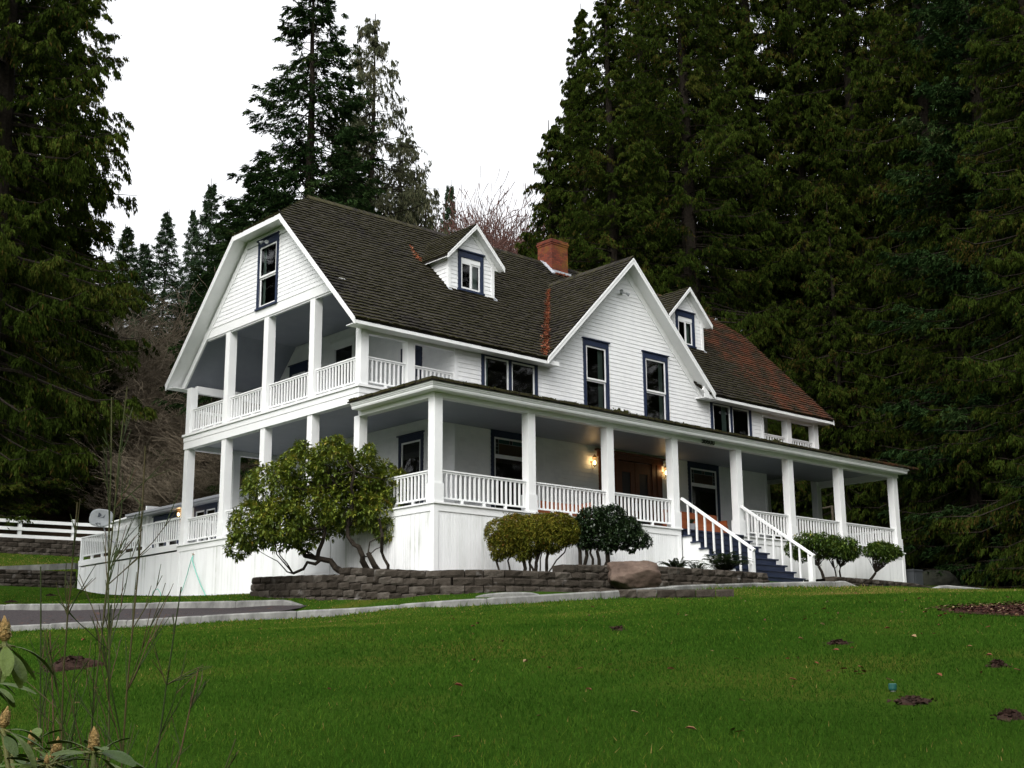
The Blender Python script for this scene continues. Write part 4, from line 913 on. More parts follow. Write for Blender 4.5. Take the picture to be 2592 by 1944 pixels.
for sg in (-1, 1):
    P = [(GXC + sg * (GHX - .02), GYF + .02, GE - .09), (GXC, GYF + .02, GRZ - .09), (GXC, D1 + .02, GRZ - .09), (GXC + sg * (GHX - .02), D1 + .02, GE - .09)]
    gt.add(P + [(a, b, c - .02) for a, b, c in P], [(0, 1, 2, 3), (7, 6, 5, 4), (0, 4, 5, 1)])
    for dz0, dz1, dy in ((-.005, -.08, -.014), (-.08, -.215, 0)):
        gt.prism([(GXC + sg * GHX, GYF - .012 + dy, GE + dz0), (GXC, GYF - .012 + dy, GRZ + dz0), (GXC, GYF - .012 + dy, GRZ + dz1 - .0), (GXC + sg * GHX, GYF - .012 + dy, GE + dz1)], (0, .045, 0))
    # frieze board against the wall
    gt.prism([(GXC + sg * (GHX - .03), D1 - .035, GE - .11), (GXC, D1 - .035, GRZ - .11), (GXC, D1 - .035, GRZ - .40), (GXC + sg * (GHX - .30), D1 - .035, GE - .11)], (0, .04, 0))
gt.bar((14.25, 2.93, 5.52), (14.62, 2.93, 5.24), .05, .16)
gt.build('gable_trim', WHITE, house)

# dormers
def dormer(cx_, zr, hw, yf, label):
    ezd = zr - hw * 1.03; w_ = hw - .25; yw = yf + .3; zfoot = rz_(yw)
    mb = MB(); win = (cx_ - .56, cx_ + .50, zfoot + .02, zfoot + 1.36)
    m = lambda u, n, z: (u, yw - n, z)
    ho = [holef(*win)]
    siding(mb, m, lambda z: cx_ - w_, lambda z: cx_ + w_, zfoot - .02, ezd + .12, ho)
    siding(mb, m, lambda z: cx_ - (zr - .1 - z) / 1.03, lambda z: cx_ + (zr - .1 - z) / 1.03, ezd + .12, zr - .15, [])
    backing(mb, m, [(cx_ - w_, zfoot - .3), (cx_ + w_, zfoot - .3), (cx_ + w_, ezd + .2), (cx_, zr - .1), (cx_ - w_, ezd + .2)], ho)
    for sg in (-1, 1):
        ms = (lambda u, n, z: (cx_ - w_ - n, u, z)) if sg < 0 else (lambda u, n, z: (cx_ + w_ + n, u, z))
        siding(mb, ms, lambda z: yw, lambda z: EY + (z - EZ) / SL + .05, zfoot + .01, ezd + .14)
    dw = mb.build('dormer', SIDING, house, label=label)
    t = MB()
    for sg in (-1, 1):
        t.box(cx_ + sg * w_ - .06 + sg * -.035, cx_ + sg * w_ + .06 - sg * .035, yw - .035, yw + .06, zfoot - .02, ezd + .14)
        t.prism([(cx_ + sg * (hw - .03), yw - .03, ezd - .07), (cx_, yw - .03, zr - .07), (cx_, yw - .03, zr - .30), (cx_ + sg * (hw - .22), yw - .03, ezd - .07)], (0, .035, 0))
        P = [(cx_ + sg * (hw - .02), yf + .02, ezd - .075), (cx_, yf + .02, zr - .075), (cx_, yf + 2.8, zr - .075), (cx_ + sg * (hw - .02), yf + 1.6, ezd - .075)]
        t.add(P + [(a, b, c - .02) for a, b, c in P], [(0, 1, 2, 3), (7, 6, 5, 4), (0, 4, 7, 3)])
        for dz0, dz1, dy in ((-.0, -.055, -.012), (-.055, -.15, 0)):
            t.prism([(cx_ + sg * hw, yf - .01 + dy, ezd + dz0), (cx_, yf - .01 + dy, zr + dz0), (cx_, yf - .01 + dy, zr + dz1), (cx_ + sg * hw, yf - .01 + dy, ezd + dz1)], (0, .035, 0))
    t.build('dormer_trim', WHITE, dw)
    r2 = MB(); l2 = math.sqrt(1 + 1.03 ** 2)
    for sg in (-1, 1):
        shingles(r2, (cx_ + sg * hw, yf, ezd), (0, 1, 0), (-sg / l2, 0, 1.03 / l2), lambda s: 0, lambda s: EY + (ezd + s / l2 * 1.03 - EZ) / SL - yf + .05, hw * l2)
        P = [(cx_ + sg * (hw - .01), yf + .01, ezd - .015), (cx_, yf + .01, zr - .015), (cx_, yf + 2.9, zr - .015), (cx_ + sg * (hw - .01), yf + 1.75, ezd - .015)]
        r2.add(P + [(a, b, c - .05) for a, b, c in P], [(0, 1, 2, 3), (7, 6, 5, 4), (0, 4, 7, 3), (0, 1, 5, 4)])
    r2.build('dormer_roof', ROOF, dw, attr='butt')
    # metal flashing at the feet
    f = MB()
    for sg in (-1, 1): f.prism([(cx_ + sg * w_ - .06, yw - .10, zfoot - .06), (cx_ + sg * w_ + .10, yw - .10, zfoot - .06), (cx_ + sg * w_ + .10, yw + .1, zfoot + .15), (cx_ + sg * w_ - .02, yw + .1, zfoot + .15)], (0, 0, .02))
    f.build('flashing', ZINC, dw)
    window(house, m, *win, 'slider', curtain=(.62, .98), label='small window of the ' + label)
dormer(5.66, 10.06, 1.20, 4.97, 'left small dormer')
dormer(16.2, 10.06, 1.24, 4.97, 'right small dormer')

# chimney
ch = MB(); ch.box(11.82, 12.66, 7.9, 8.66, 10.0, 11.58)
for i, e in enumerate((.02, .04, .02)): ch.box(11.82 - e, 12.66 + e, 7.9 - e, 8.66 + e, 11.58 + i * .07, 11.645 + i * .07)
chim = ch.build('chimney', BRICK, house)
c2 = MB(); c2.box(11.86, 12.62, 7.94, 8.62, 11.785, 11.81); c2.build('flue_cap', IRON, chim)
c3 = MB()
for i in range(6): y0 = 7.75 + i * .15; c3.prism([(11.70 - random.uniform(0, .05), y0, rz_(y0) + .06), (11.83, y0, rz_(y0) + .07), (11.83, y0 + .17, rz_(y0 + .17) + .10), (11.70 - random.uniform(0, .05), y0 + .17, rz_(y0 + .17) + .09)], (0, 0, .05))
c3.box(11.75, 12.75, 7.82, 7.9, rz_(7.82) + .03, rz_(7.9) + .09); c3.build('flashing', ZINC, chim)

# porch roof: low hip running along the front
pr = MB(); PZ = 3.05; PS = .14; PE = -.42; l3 = math.sqrt(1 + PS * PS); sm = (D1 - PE - .01) * l3
shingles(pr, (0, PE, PZ), (1, 0, 0), (0, 1 / l3, PS / l3), lambda s: PE + s, lambda s: LL + .75 - s * .3, sm, exp=.17, ragged=.03, lift=.05, moss=1.15)
shingles(pr, (PE, 0, PZ), (0, 1, 0), (1 / l3, 0, PS / l3), lambda s: PE + s, lambda s: D1 - .1, sm, exp=.17, ragged=.03, lift=.05, moss=1.15)
pr.prism([(PE + .01, PE + .01, PZ - .04), (LL + .7, PE + .01, PZ - .04), (LL + .7, D1 - .02, PZ - .04 + .5), (D1, D1 - .02, PZ - .04 + .5)], (0, 0, .035)); pr.prism([(PE + .01, PE + .01, PZ - .04), (D1, D1 - .02, PZ - .04 + .5), (PE + .01, D1 - .02, PZ - .04)], (0, 0, .035))
proof = pr.build('porch_roof', ROOF, house, attr='butt')
ms = MB(); rg = np.random.default_rng(3)
def moss_at(p, s, k):
    for _ in range(k):
        c = np.array(p) + rg.normal(size=3) * s * (1, .7, .45); e = s * rg.uniform(.25, .6); P = c + rg.normal(size=(4, 3)) * e; ms.add(P, [(0, 1, 2), (0, 2, 3), (0, 3, 1), (1, 3, 2)])
for _ in range(900):
    x = rg.uniform(PE, LL + .6); moss_at((x, PE + rg.uniform(-.02, .25), PZ + .03 + rg.uniform(-.03, .03)), rg.uniform(.012, .03), 5)
for _ in range(140): moss_at((PE + rg.uniform(-.02, .2), rg.uniform(PE, D1 - .1), PZ + .03), rg.uniform(.012, .03), 5)
for c in ((6.7, -.1), (6.95, -.15), (14.2, -.1)): moss_at((c[0], c[1], PZ + .12), .07, 60)
for _ in range(500): x = rg.uniform(RX0, 6.8) if rg.uniform() < .5 else rg.uniform(14.8, RX1); moss_at((x, EY + rg.uniform(-.02, .1), EZ + .02), rg.uniform(.01, .025), 4)
for _ in range(260): y = rg.uniform(CLY, 2 * MID - CLY); moss_at((RX0 + rg.uniform(-.02, .06), y, zc_ + .03), rg.uniform(.012, .03), 4)
for _ in range(200): t_ = rg.uniform(0, 1); moss_at((RX0 + t_ * 1.9, 2 * MID - CLY - t_ * (MID - CLY) if rg.uniform() < .5 else CLY + t_ * (MID - CLY), zc_ + t_ * (RZ - zc_) + .04), rg.uniform(.012, .03), 4)
MOSS = noise_mat('roof_moss', [(0.3, (0.016, 0.017, 0.006)), (0.7, (0.050, 0.052, 0.016))], 8, 4, .95, .05, island=.5)
ms.build('moss', MOSS, proof, kind='stuff', label='moss tufts along the roof edges')
# needle litter in the valley and by the dormer
li = MB()
for _ in range(2600):
    t_ = rg.uniform(.0, .93); z = GE + .05 + t_ * (GRZ - GE - .15); hw_ = (.24 - .16 * t_); xv = GXC - (GRZ - z) / GS; yv = EY + (z - EZ) / SL
    u = rg.normal() * hw_ * .5; c = np.array((xv + (u if u < 0 else u * .6), yv + (0 if u < 0 else -0) , z + .05)); 
    if u > 0: c += (0, 0, u * .6 * GS); 
    e = rg.uniform(.015, .04); P = c + rg.normal(size=(4, 3)) * e * (1, .8, .6); li.add(P, [(0, 1, 2), (0, 2, 3)])
for _ in range(170):
    t_ = rg.uniform(0, 1) ** 1.3; z = 8.85 + t_ * .75; c = np.array((4.46 - t_ * -.15 + rg.normal() * .10 * (1 - t_) - .08, EY + (z - EZ) / SL, z + .05)); e = rg.uniform(.012, .035); li.add(c + rg.normal(size=(4, 3)) * e, [(0, 1, 2), (0, 2, 3)])
for _ in range(300): c = np.array((11.9 + rg.uniform(0, .75), 7.78 + rg.normal() * .03, rz_(7.78) + .07)); li.add(c + rg.normal(size=(4, 3)) * .025, [(0, 1, 2), (0, 2, 3)])
LITTER = noise_mat('needle_litter', [(0.2, (0.11, 0.030, 0.014)), (0.6, (0.24, 0.075, 0.036)), (0.9, (0.36, 0.17, 0.11))], 3, 4, .95, .05, island=.7)
li.build('needle_litter', LITTER, roof, kind='stuff', label='rust coloured needles lying in the roof valley')

# front door in cedar, with sidelights
dr = MB(); dr.mbox(fy, 9.36, 9.62, -.01, .05, 0, 2.62); dr.mbox(fy, 12.12, 12.36, -.01, .05, 0, 2.62); dr.mbox(fy, 9.30, 12.42, -.01, .07, 2.62, 2.80); dr.mbox(fy, 9.2, 12.5, -.01, .14, 2.80, 2.86)
for u in (9.62, 10.16, 11.9): dr.mbox(fy, u, u + (.1 if u < 11 else .22), -.04, .03, 0, 2.62)
door_f = dr.build('front_door', DOORWOOD, house, label='double front door in brown cedar between the two lit lamps')
for k, (u0, u1) in enumerate(((10.26, 11.07), (11.09, 11.9))):
    mb = MB(); hole = (u0 + .2, u1 - .2, .55, 2.25)
    for a in ((u0, hole[0], 0, 2.6), (hole[1], u1, 0, 2.6), (hole[0], hole[1], 0, .55), (hole[0], hole[1], 2.25, 2.6)): mb.mbox(fy, a[0], a[1], -.05, 0.0 + (.002 if a[3] < 2.3 else 0), a[2], a[3])
    lf = mb.build('door_leaf', DOORWOOD, door_f); g = MB(); g.mbox(fy, hole[0], hole[1], -.035, -.02, .55, 2.25); g.build('glass', BLACKG if 'BLACKG' in globals() else IRON, lf)
    g = MB(); uh_ = u1 - .07 if k == 0 else u0 + .07; g.mbox(fy, uh_ - .015, uh_ + .015, 0, .05, 1.0, 1.25); g.build('handle', GREYM, lf)
g = MB(); g.mbox(fy, 9.72, 10.16, -.06, -.03, .0, 2.62); g.build('sidelight', IRON, door_f)

# wall lanterns (lit)
def emis(name, col, s):
    m = bpy.data.materials.new(name); m.use_nodes = True; t = m.node_tree; t.nodes.clear(); e = N(t, 'ShaderNodeEmission'); e.inputs[0].default_value = (*col, 1); e.inputs[1].default_value = s
    o = N(t, 'ShaderNodeOutputMaterial'); t.links.new(e.outputs[0], o.inputs[0]); return m
BULB = emis('lit_bulb', (1, .72, .30), 9); BRASS = noise_mat('brass', [(.3, (.20, .12, .04)), (.7, (.32, .20, .07))], 9, 3, .4, .5)
LANTG, _, _b = mat('lantern_glass', (1, .72, .35), .25, .4); _b.inputs['Transmission Weight'].default_value = 1.0
def lantern(x, y, z, par, label, axis='y'):
    t = MB(); ox, oy = (0, 1) if axis == 'y' else (1, 0)
    wx, wy = x + ox * .16, y + oy * .16
    t.lathe((wx, wy, z - .02), [(.05, 0), (.05, .02)], 10, axis=(ox, oy, 0)); t.tube([(wx, wy, z - .03), (x + ox * .09, y + oy * .09, z - .26), (x, y, z - .17)], .011, 6)
    t.lathe((x, y, z - .18), [(.02, 0), (.05, .015), (.062, .03)], 8); t.lathe((x, y, z + .10), [(.075, 0), (.07, .02), (.035, .07), (.012, .085), (.016, .10), (.004, .12)], 8)
    for k in range(6): a = k * math.pi / 3; t.tube([(x + .055 * math.cos(a), y + .055 * math.sin(a), z - .15), (x + .072 * math.cos(a), y + .072 * math.sin(a), z + .10)], .004, 4)
    o = t.build('wall_lantern', BRASS, par); 
    if label: o['label'] = label
    b = MB(); b.lathe((x, y, z - .13), [(.012, 0), (.034, .03), (.040, .07), (.030, .11), (.008, .135)], 12); b.build('bulb', BULB, o, smooth=True)
    ld_ = bpy.data.lights.new('lantern_light', 'POINT'); ld_.energy = 1.8; ld_.color = (1, .60, .25); ld_.shadow_soft_size = .04
    lo_ = bpy.data.objects.new('lantern_light', ld_); C.objects.link(lo_); lo_.parent = o; bs = Vector(o['_base']); lo_.location = Vector((x, y, z + .02)) - bs
    return o
lantern(9.03, D1 - .17, 2.42, house, 'lit brass wall lantern left of the front door'); lantern(12.44, D1 - .17, 2.44, house, 'lit brass wall lantern right of the front door')

# flood lights
def flood(m, u, z, k):
    t = MB(); c = m(u, .03, z); n = Vector(m(u, 1, z)) - Vector(m(u, 0, z)); sd_ = Vector((0, 0, 1)).cross(n).normalized(); t.lathe(c, [(.055, 0), (.055, .025)], 12, axis=n)
    f = t.build('flood_light', GREYP, house, label=k)
    for s in (-1, 1):
        b = MB(); p0 = Vector(c) + n * .03; p1 = p0 + sd_ * s * .13 + n * .10 + Vector((0, 0, -.03 * s)); b.tube([p0, p1], .014, 6); b.lathe(p1, [(.03, -.03), (.04, .02), (.062, .09), (.060, .10), (.02, .085)], 12, axis=(sd_ * s * .7 + n * .7 - Vector((0, 0, .5)))); b.build('lamp_head', GREYP, f)
flood(fy, 10.63, 8.34, 'unlit twin floodlight near the peak of the front gable'); flood(gx, 8.35, 9.05, 'unlit twin floodlight over the west gable window')

# house number
GLY = {'3': [(0, 1, 1, 1), (1, 1, 1, 0), (0, .5, 1, .5), (0, 0, 1, 0)], '6': [(1, 1, 0, 1), (0, 1, 0, 0), (0, 0, 1, 0), (1, 0, 1, .5), (1, .5, 0, .5)], '0': [(0, 0, 0, 1), (0, 1, 1, 1), (1, 1, 1, 0), (1, 0, 0, 0)]}
nb = MB(); u = 10.5
for chh in '36600':
    for a, b, c, d in GLY[chh]: nb.bar((u + a * .075, -.022, 2.73 + b * .16), (u + c * .075, -.022, 2.73 + d * .16), .012, .03, up=(0.3, 0, 1) if abs(a - c) > .1 else (1, 0, .2))
    u += .128
nb.build('house_number', IRON, house, label='black house number on the porch beam')

# front steps, navy
STX0, STX1 = 9.42, 12.32; RS = 8; rise, run = 1.70 / RS, .315
stp = MB(); stp.box(STX0, STX1, -.03, .05, -.2, -.045); st_root = None
ss = MB()     # white closed side under the left stringer
pts = [(-.02, -.045)]
P = [(STX0 + .02, 0, -.22)]
for k in range(RS):
    P += [(STX0 + .02, -.02 - k * run, -(k + 1) * rise + .0 - .03), (STX0 + .02, -.02 - (k + 1) * run, -(k + 1) * rise - .03)]
P += [(STX0 + .02, -.02 - RS * run, -2.2), (STX0 + .02, 0, -2.2)]
ss.prism(P, (.05, 0, 0))
steps = ss.build('front_steps', BEAD, house, label='broad navy steps with white handrails up to the front porch')
s2_ = MB(); s2_.prism([(STX1 - .08 + (a - STX0 - .02), b, c) for a, b, c in P], (.05, 0, 0)); s2_.build('side_board', BEAD, steps)
for k in range(RS):
    y1 = -k * run; z = -k * rise
    mb = MB(); mb.box(STX0 + .07, STX1 - .07, y1 - .02, y1 + .0, z - rise, z - .04)      # riser
    if k < RS: mb.box(STX0 - .03, STX1 + .03, y1 - run - .045, y1 - .022, z - rise - .04, z - rise)   # tread
    mb.build('step', NAVYSTEP, steps)
mb = MB(); mb.box(STX0, STX1, -.06, .25, -.045, -.004); mb.build('step', NAVYSTEP, steps)
for xr, lb in ((STX0 + .03, 'left'), (STX1 - .03, 'right')):
    a = Vector((xr, -.02, .90)); b = Vector((xr, -2.64, -.85)); mb = MB(); mb.bar(a, b, .085, .07)
    for k in range(8):
        t_ = (k + .75) / 8.4; p = a + (b - a) * t_; mb.box(xr - .024, xr + .024, p.y - .024, p.y + .024, -(int((-p.y) / run) + 1) * rise - .0, p.z - .03)
    mb.build('handrail', WHITE, steps); nwl = MB(); nwl.box(xr - .065, xr + .065, -2.60, -2.47, -1.78, -.86); nwl.build('newel_post', WHITE, steps)

# cedar benches on the porch
def bench(x0, x1, y0, label, high=.62):
    t = thing('porch_bench', ((x0 + x1) / 2, y0, 0), label, 'bench')
    mb = MB(); mb.box(x0, x1, y0, y0 + .42, .36, .41); mb.build('seat', CEDARWOOD, t)
    mb = MB(); mb.box(x0, x1, y0 - .03, y0, .0, .42); mb.build('front_panel', CEDARWOOD, t)
    mb = MB(); mb.box(x0, x1, y0 + .42, y0 + .46, 0, high); mb.build('backrest', CEDARWOOD, t)
    for x in (x0, x1 - .05): mb = MB(); mb.box(x - .002, x + .052, y0 + .0, y0 + .46, .0, .6); mb.build('side_panel', CEDARWOOD, t)
bench(10.3, 12.9, 1.05, 'long cedar planter bench on the porch at the top of the steps', .80); bench(4.1, 6.4, .75, 'low cedar bench behind the railing in the second porch bay', .56)
t = thing('flower_pot', (10.9, .85, 0), 'small pale pot standing in front of the cedar planter bench', 'pot'); mb = MB(); mb.lathe((10.9, .85, .0), [(.08, 0), (.13, .32), (.14, .33), (.12, .33), (.02, .31)], 14); mb.build('pot', GREYM, t)
mb = MB(); rg = np.random.default_rng(8)
for _ in range(60): a = rg.uniform(0, 6.28); r_ = rg.uniform(.02, .14); mb.add([(10.9, .85, .32), (10.9 + r_ * math.cos(a) - .01, .85 + r_ * math.sin(a), .42), (10.9 + r_ * 1.3 * math.cos(a), .85 + r_ * 1.3 * math.sin(a), .49), (10.9 + r_ * math.cos(a) + .02, .85 + r_ * math.sin(a), .43)], [(0, 1, 2, 3)])
mb.build('plant', FERNM, t)

# open deck behind the house with its skirt and railing
deck = thing('ramp_deck', (0.1, 17, -1.3), 'long white boarded deck with a railing reaching back from the house corner', 'deck')
mb = MB(); beaded(mb, sx_, 13.36, 20.85, -.20, lambda u: -2.0); mb.box(.01, .03, 13.36, 20.85, -2.0, -.2); mb.box(-.02, .02, 20.72, 20.86, -2.0, .0); mb.build('skirt', BEAD, deck)
mb = MB(); mb.box(-.035, .005, 13.36, 20.86, -.15, .05); mb.box(.0, 3.4, 13.3, 20.8, -.12, -.02); mb.build('fascia', WHITE, deck)
def drail(y0, y1, z):
    mb = MB(); k = round((y1 - y0) / .15)
    mb.bar((.03, y0, z + .16), (.03, y1, z + .16), .05, .045)
    for i in range(k): y = y0 + (i + .5) * (y1 - y0) / k; mb.box(.012, .048, y - .02, y + .02, z + .18, z + .80)
    for i in range(1, 3): y = y0 + i * (y1 - y0) / 3; mb.box(.0, .06, y - .06, y + .06, z, z + .137)
    return mb.build('railing', WHITE, deck)
for a, b in ((13.36, 15.6), (15.7, 18.1), (18.2, 20.7)): drail(a, b, .05)
mb = MB(); mb.bar((.03, 13.36, .89), (.03, 20.8, .89), .1, .04); mb.build('handrail', WHITE, deck)
for y in (15.6, 18.1, 20.7): mb = MB(); mb.box(-.02, .08, y, y + .1, -.1, .868); mb.build('post', WHITE, deck)
# concrete ramp leading away left
mb = MB(); P = [(-5.2, 22.9, -.42), (-.1, 20.95, -.02), (.9, 22.2, -.02), (-4.6, 24.4, -.38)]; mb.add(P + [(a, b, c - .22) for a, b, c in P], [(0, 1, 2, 3), (0, 4, 5, 1), (1, 5, 6, 2), (3, 7, 4, 0)])
mb.build('ramp', CONC, None, loc=(-2.5, 22, -.5), label='concrete ramp sloping down from the end of the deck to the left', category='ramp', kind='structure')

# low annex behind the house
an = thing('annex_building', (5.5, 18.5, 0), 'low white annex with navy door frames and a long eave behind the house', 'building')
ax_ = lambda u, n, z: (3.5 - n, u, z)
ah = [holef(19.99, 22.09, .1, 2.04), holef(17.14, 18.83, .1, 2.1)]
mb = MB(); siding(mb, ax_, lambda z: 13.5, lambda z: 23.0, 0, 2.25, ah, split=False); backing(mb, ax_, [(13.5, -.3), (23, -.3), (23, 2.3), (13.5, 2.3)], ah); mb.box(3.55, 9, 22.9, 23.0, -.3, 2.6); mb.box(9, 9.1, 13.5, 23, -.3, 2.6); mb.build('wall', SIDING, an)
window(an, ax_, 19.99, 22.09, .1, 2.04, 'double', trim=.1, head=.17, name='double_door'); window(an, ax_, 17.14, 18.83, .1, 2.1, 'double', trim=.1, head=.17, name='double_door')
mb = MB(); mb.prism([(2.95, 13.4, 2.22), (6.2, 13.4, 2.75), (9.5, 13.4, 2.22), (9.5, 13.4, 2.17), (6.2, 13.4, 2.70), (2.95, 13.4, 2.17)], (0, 10.0, 0)); mb.build('roof', DARKBARK, an)
mb = MB(); mb.box(2.95, 3.0, 13.4, 23.4, 2.08, 2.21); mb.box(2.88, 2.95, 13.4, 23.4, 2.15, 2.235); mb.box(3.0, 3.5, 13.4, 23.4, 2.12, 2.14); mb.build('gutter', GREYM, an)
lantern(3.30, 19.75, 1.98, an, 'lit lamp on the annex wall', axis='x')
# lattice screen
la = thing('lattice_screen', (3.3, 24, 1.2), 'white lattice screen with a sloping cap at the end of the annex', 'lattice')
mb = MB(); 
for s in (-1, 1):
    k = 23.0
    while k < 25.8:
        for seg_ in (0,):
            a = Vector((3.38, k, 1.2)); b = Vector((3.38, k + s * .95, 2.15))
            if s < 0: a.y, b.y = k, k - .95
            ys_ = [a.y, b.y]
            if max(ys_) <= 25.4 and min(ys_) >= 22.5: mb.bar(a, b, .03, .015, up=(1, 0, 0))
        k += .09
mb.build('lattice', WHITE, la)
mb = MB(); mb.box(3.36, 3.44, 25.35, 25.45, .6, 2.2); mb.box(3.36, 3.44, 22.45, 22.55, .6, 2.2); mb.bar((3.3, 26.2, 2.12), (3.3, 22.5, 2.26), .16, .05); mb.build('frame', WHITE, la)

# satellite dish on the railing
DX, DY, DZ = -.38, 18.4, 1.35
DISH = noise_mat('dish_grey', [(.3, (.42, .44, .45)), (.7, (.52, .54, .55))], 4, 4, .5, .4); MARK, _, _ = mat('dish_mark', (.10, .11, .13), .5, .3)
ds = thing('satellite_dish', (DX, DY, .7), 'grey satellite dish with a dark emblem, clamped to the deck railing', 'satellite dish')
nrm = Vector((-.62, -.74, .26)).normalized(); sdv = Vector((0, 0, 1)).cross(nrm).normalized(); upv = nrm.cross(sdv)
rot = -.12; sdv, upv = sdv * math.cos(rot) + upv * math.sin(rot), upv * math.cos(rot) - sdv * math.sin(rot)
cen = Vector((DX, DY, DZ))
def dp(a, b, n=0.0): return cen + sdv * a + upv * b + nrm * (n + .09 * (a * a / .2 + b * b / .14) * .5)
mb = MB(); k1, k2 = 6, 40; vs = []
for i in range(k1 + 1):
    for j in range(k2):
        a = 2 * math.pi * j / k2; e = 2 / 2.7; q = i / k1; vs.append(dp(q * .41 * math.copysign(abs(math.cos(a)) ** e, math.cos(a)), q * .335 * math.copysign(abs(math.sin(a)) ** e, math.sin(a))))
n0_ = len(vs); vs += [v - nrm * .02 for v in vs[-k2:]]
fs = [(i * k2 + j, i * k2 + (j + 1) % k2, (i + 1) * k2 + (j + 1) % k2, (i + 1) * k2 + j) for i in range(k1 + 1) for j in range(k2)]
mb.add(vs, fs); mb.build('reflector', DISH, ds, smooth=True)
mb = MB()
mb.add([dp(-.13, .02, .008), dp(-.13, .20, .008), dp(-.06, .17, .008), dp(-.005, .11, .008), dp(-.06, .04, .008)], [(0, 4, 3, 2, 1)])      # solid half of the emblem
mb.add([dp(-.06, .02, .008), dp(.10, .02, .008), dp(.12, .17, .008), dp(.095, .12, .008), dp(.05, .05, .008)], [(0, 4, 3, 2, 1)]); mb.build('emblem', MARK, ds)
mb = MB(); mb.tube([cen - nrm * .03, cen - nrm * .12 + Vector((.03, 0, -.15)), (DX + .2, DY - .05, .75), (DX + .3, DY - .05, .35)], .024, 8); mb.tube([cen - upv * .33 - nrm * .02, cen - upv * .36 + nrm * .30], .014, 6)
mb.tube([(DX + .22, DY - .05, .72), (DX + .33, DY - .5, .45), (DX + .34, DY - .55, .3)], .02, 6); mb.build('mast', GREYM, ds)
mb = MB(); c_ = cen - upv * .33 + nrm * .33
mb.lathe(c_, [(.03, -.05), (.05, 0), (.045, .03), (.01, .035)], 10, axis=-nrm + upv * .5); mb.lathe(c_ + sdv * .11, [(.03, -.05), (.045, 0), (.04, .03), (.01, .035)], 10, axis=-nrm + upv * .5); mb.build('receiver', GREYM, ds)

# garden hose
HOSE, _, _ = mat('hose_green', (.16, .50, .40), .5, .4)
hs_ = MB(); hs_.tube([(-.05, 12.23, -.42), (-.09, 12.25, -.55), (-.07, 12.5, -1.0), (-.06, 12.75, -1.4), (-.06, 12.95, -1.64)], .012, 6)
hs_.tube([(-.05, 12.23, -.42), (-.10, 12.15, -.6), (-.08, 11.9, -1.0), (-.09, 11.55, -1.4), (-.10, 11.2, -1.73)], .015, 6)
hs_.tube([(-.10, 11.2, -1.73), (-.3, 12.2, -1.75), (-.2, 13.4, -1.66), (-.2, 13.95, -1.68)], .012, 6); hs_.tube([(-.2, 14.6, -1.62), (-.2, 14.5, -1.42), (-.2, 14.2, -1.36), (-.2, 14.0, -1.5), (-.2, 13.95, -1.68)], .012, 6)
hs_.build('garden_hose', HOSE, None, loc=(-.1, 12.2, -1.7), label='thin green garden hose hanging from the tap on the white skirt', category='hose')
mb = MB(); mb.tube([(.0, 12.23, -.38), (-.06, 12.23, -.38), (-.06, 12.23, -.43)], .014, 6); mb.box(-.07, -.05, 12.19, 12.27, -.36, -.35); mb.build('tap', BRASS, house)
# grey utility box at the right end
mb = MB(); mb.box(21.9, 22.5, -.1, .5, -1.4, -.62); mb.box(21.88, 22.52, -.12, .52, -.62, -.56); mb.box(22.0, 22.4, -.115, -.1, -1.2, -.75)
UT, _, _ = mat('utility_grey', (.05, .055, .06), .6, .3); mb.build('utility_box', UT, None, loc=(22.2, .2, -1.3), label='dark grey utility cabinet beside the right corner of the porch skirt', category='cabinet')
# pole frame seen through the right porch bay
WOODP = noise_mat('weathered_pole', [(.3, (.12, .10, .07)), (.7, (.22, .19, .14))], 6, 4, .9, .1)
t = thing('pole_frame', (24.6, 9, 0), 'weathered pole frame seen beyond the right porch bay', 'frame')
zb = -.3
mb = MB(); mb.tube([(24.6, 5.0, zb), (24.6, 5.0, 2.45)], .045, 6); mb.tube([(24.6, 5.9, zb), (24.6, 5.9, 2.4)], .045, 6); mb.build('post', WOODP, t)
mb = MB(); mb.tube([(24.6, 4.95, 2.45), (24.6, 5.95, 2.4)], .04, 6); mb.tube([(24.6, 6.2, 1.2), (24.6, 11, 1.25)], .03, 6); mb.build('crossbar', WOODP, t)
mb = MB(); mb.tube([(24.6, 6.6, zb), (24.6, 6.6, 2.0)], .07, 6); mb.build('post', WOODP, t)

# white three rail fence on the block wall
fn = thing('rail_fence', (0, 30, 1.8), 'white three rail fence running along the top of the tall block wall', 'fence')
FP = resample(np.array([(-11, 31.3), (-6, 31.05), (.36, 29.95), (5.2, 29.05)]), 2.3)
FP = [(a, b, 1.76) for a, b in np.array([(-11, 31.3), (-8.3, 31.2), (-5.9, 30.98), (-3.5, 30.6), (-1.1, 30.2), (1.2, 29.85), (3.4, 29.45), (5.2, 29.05)])]
for p in FP: mb = MB(); mb.box(p[0] - .07, p[0] + .07, p[1] - .07, p[1] + .07, 1.6, 2.62); mb.box(p[0] - .085, p[0] + .085, p[1] - .085, p[1] + .085, 2.62, 2.66); mb.build('post', WHITE, fn)
for z in (1.82, 2.14, 2.46):
    for a, b in zip(FP, FP[1:]): mb = MB(); mb.bar((a[0] - .03, a[1] - .085, z), (b[0] - .03, b[1] - .085, z), .035, .14); mb.build('rail', WHITE, fn)
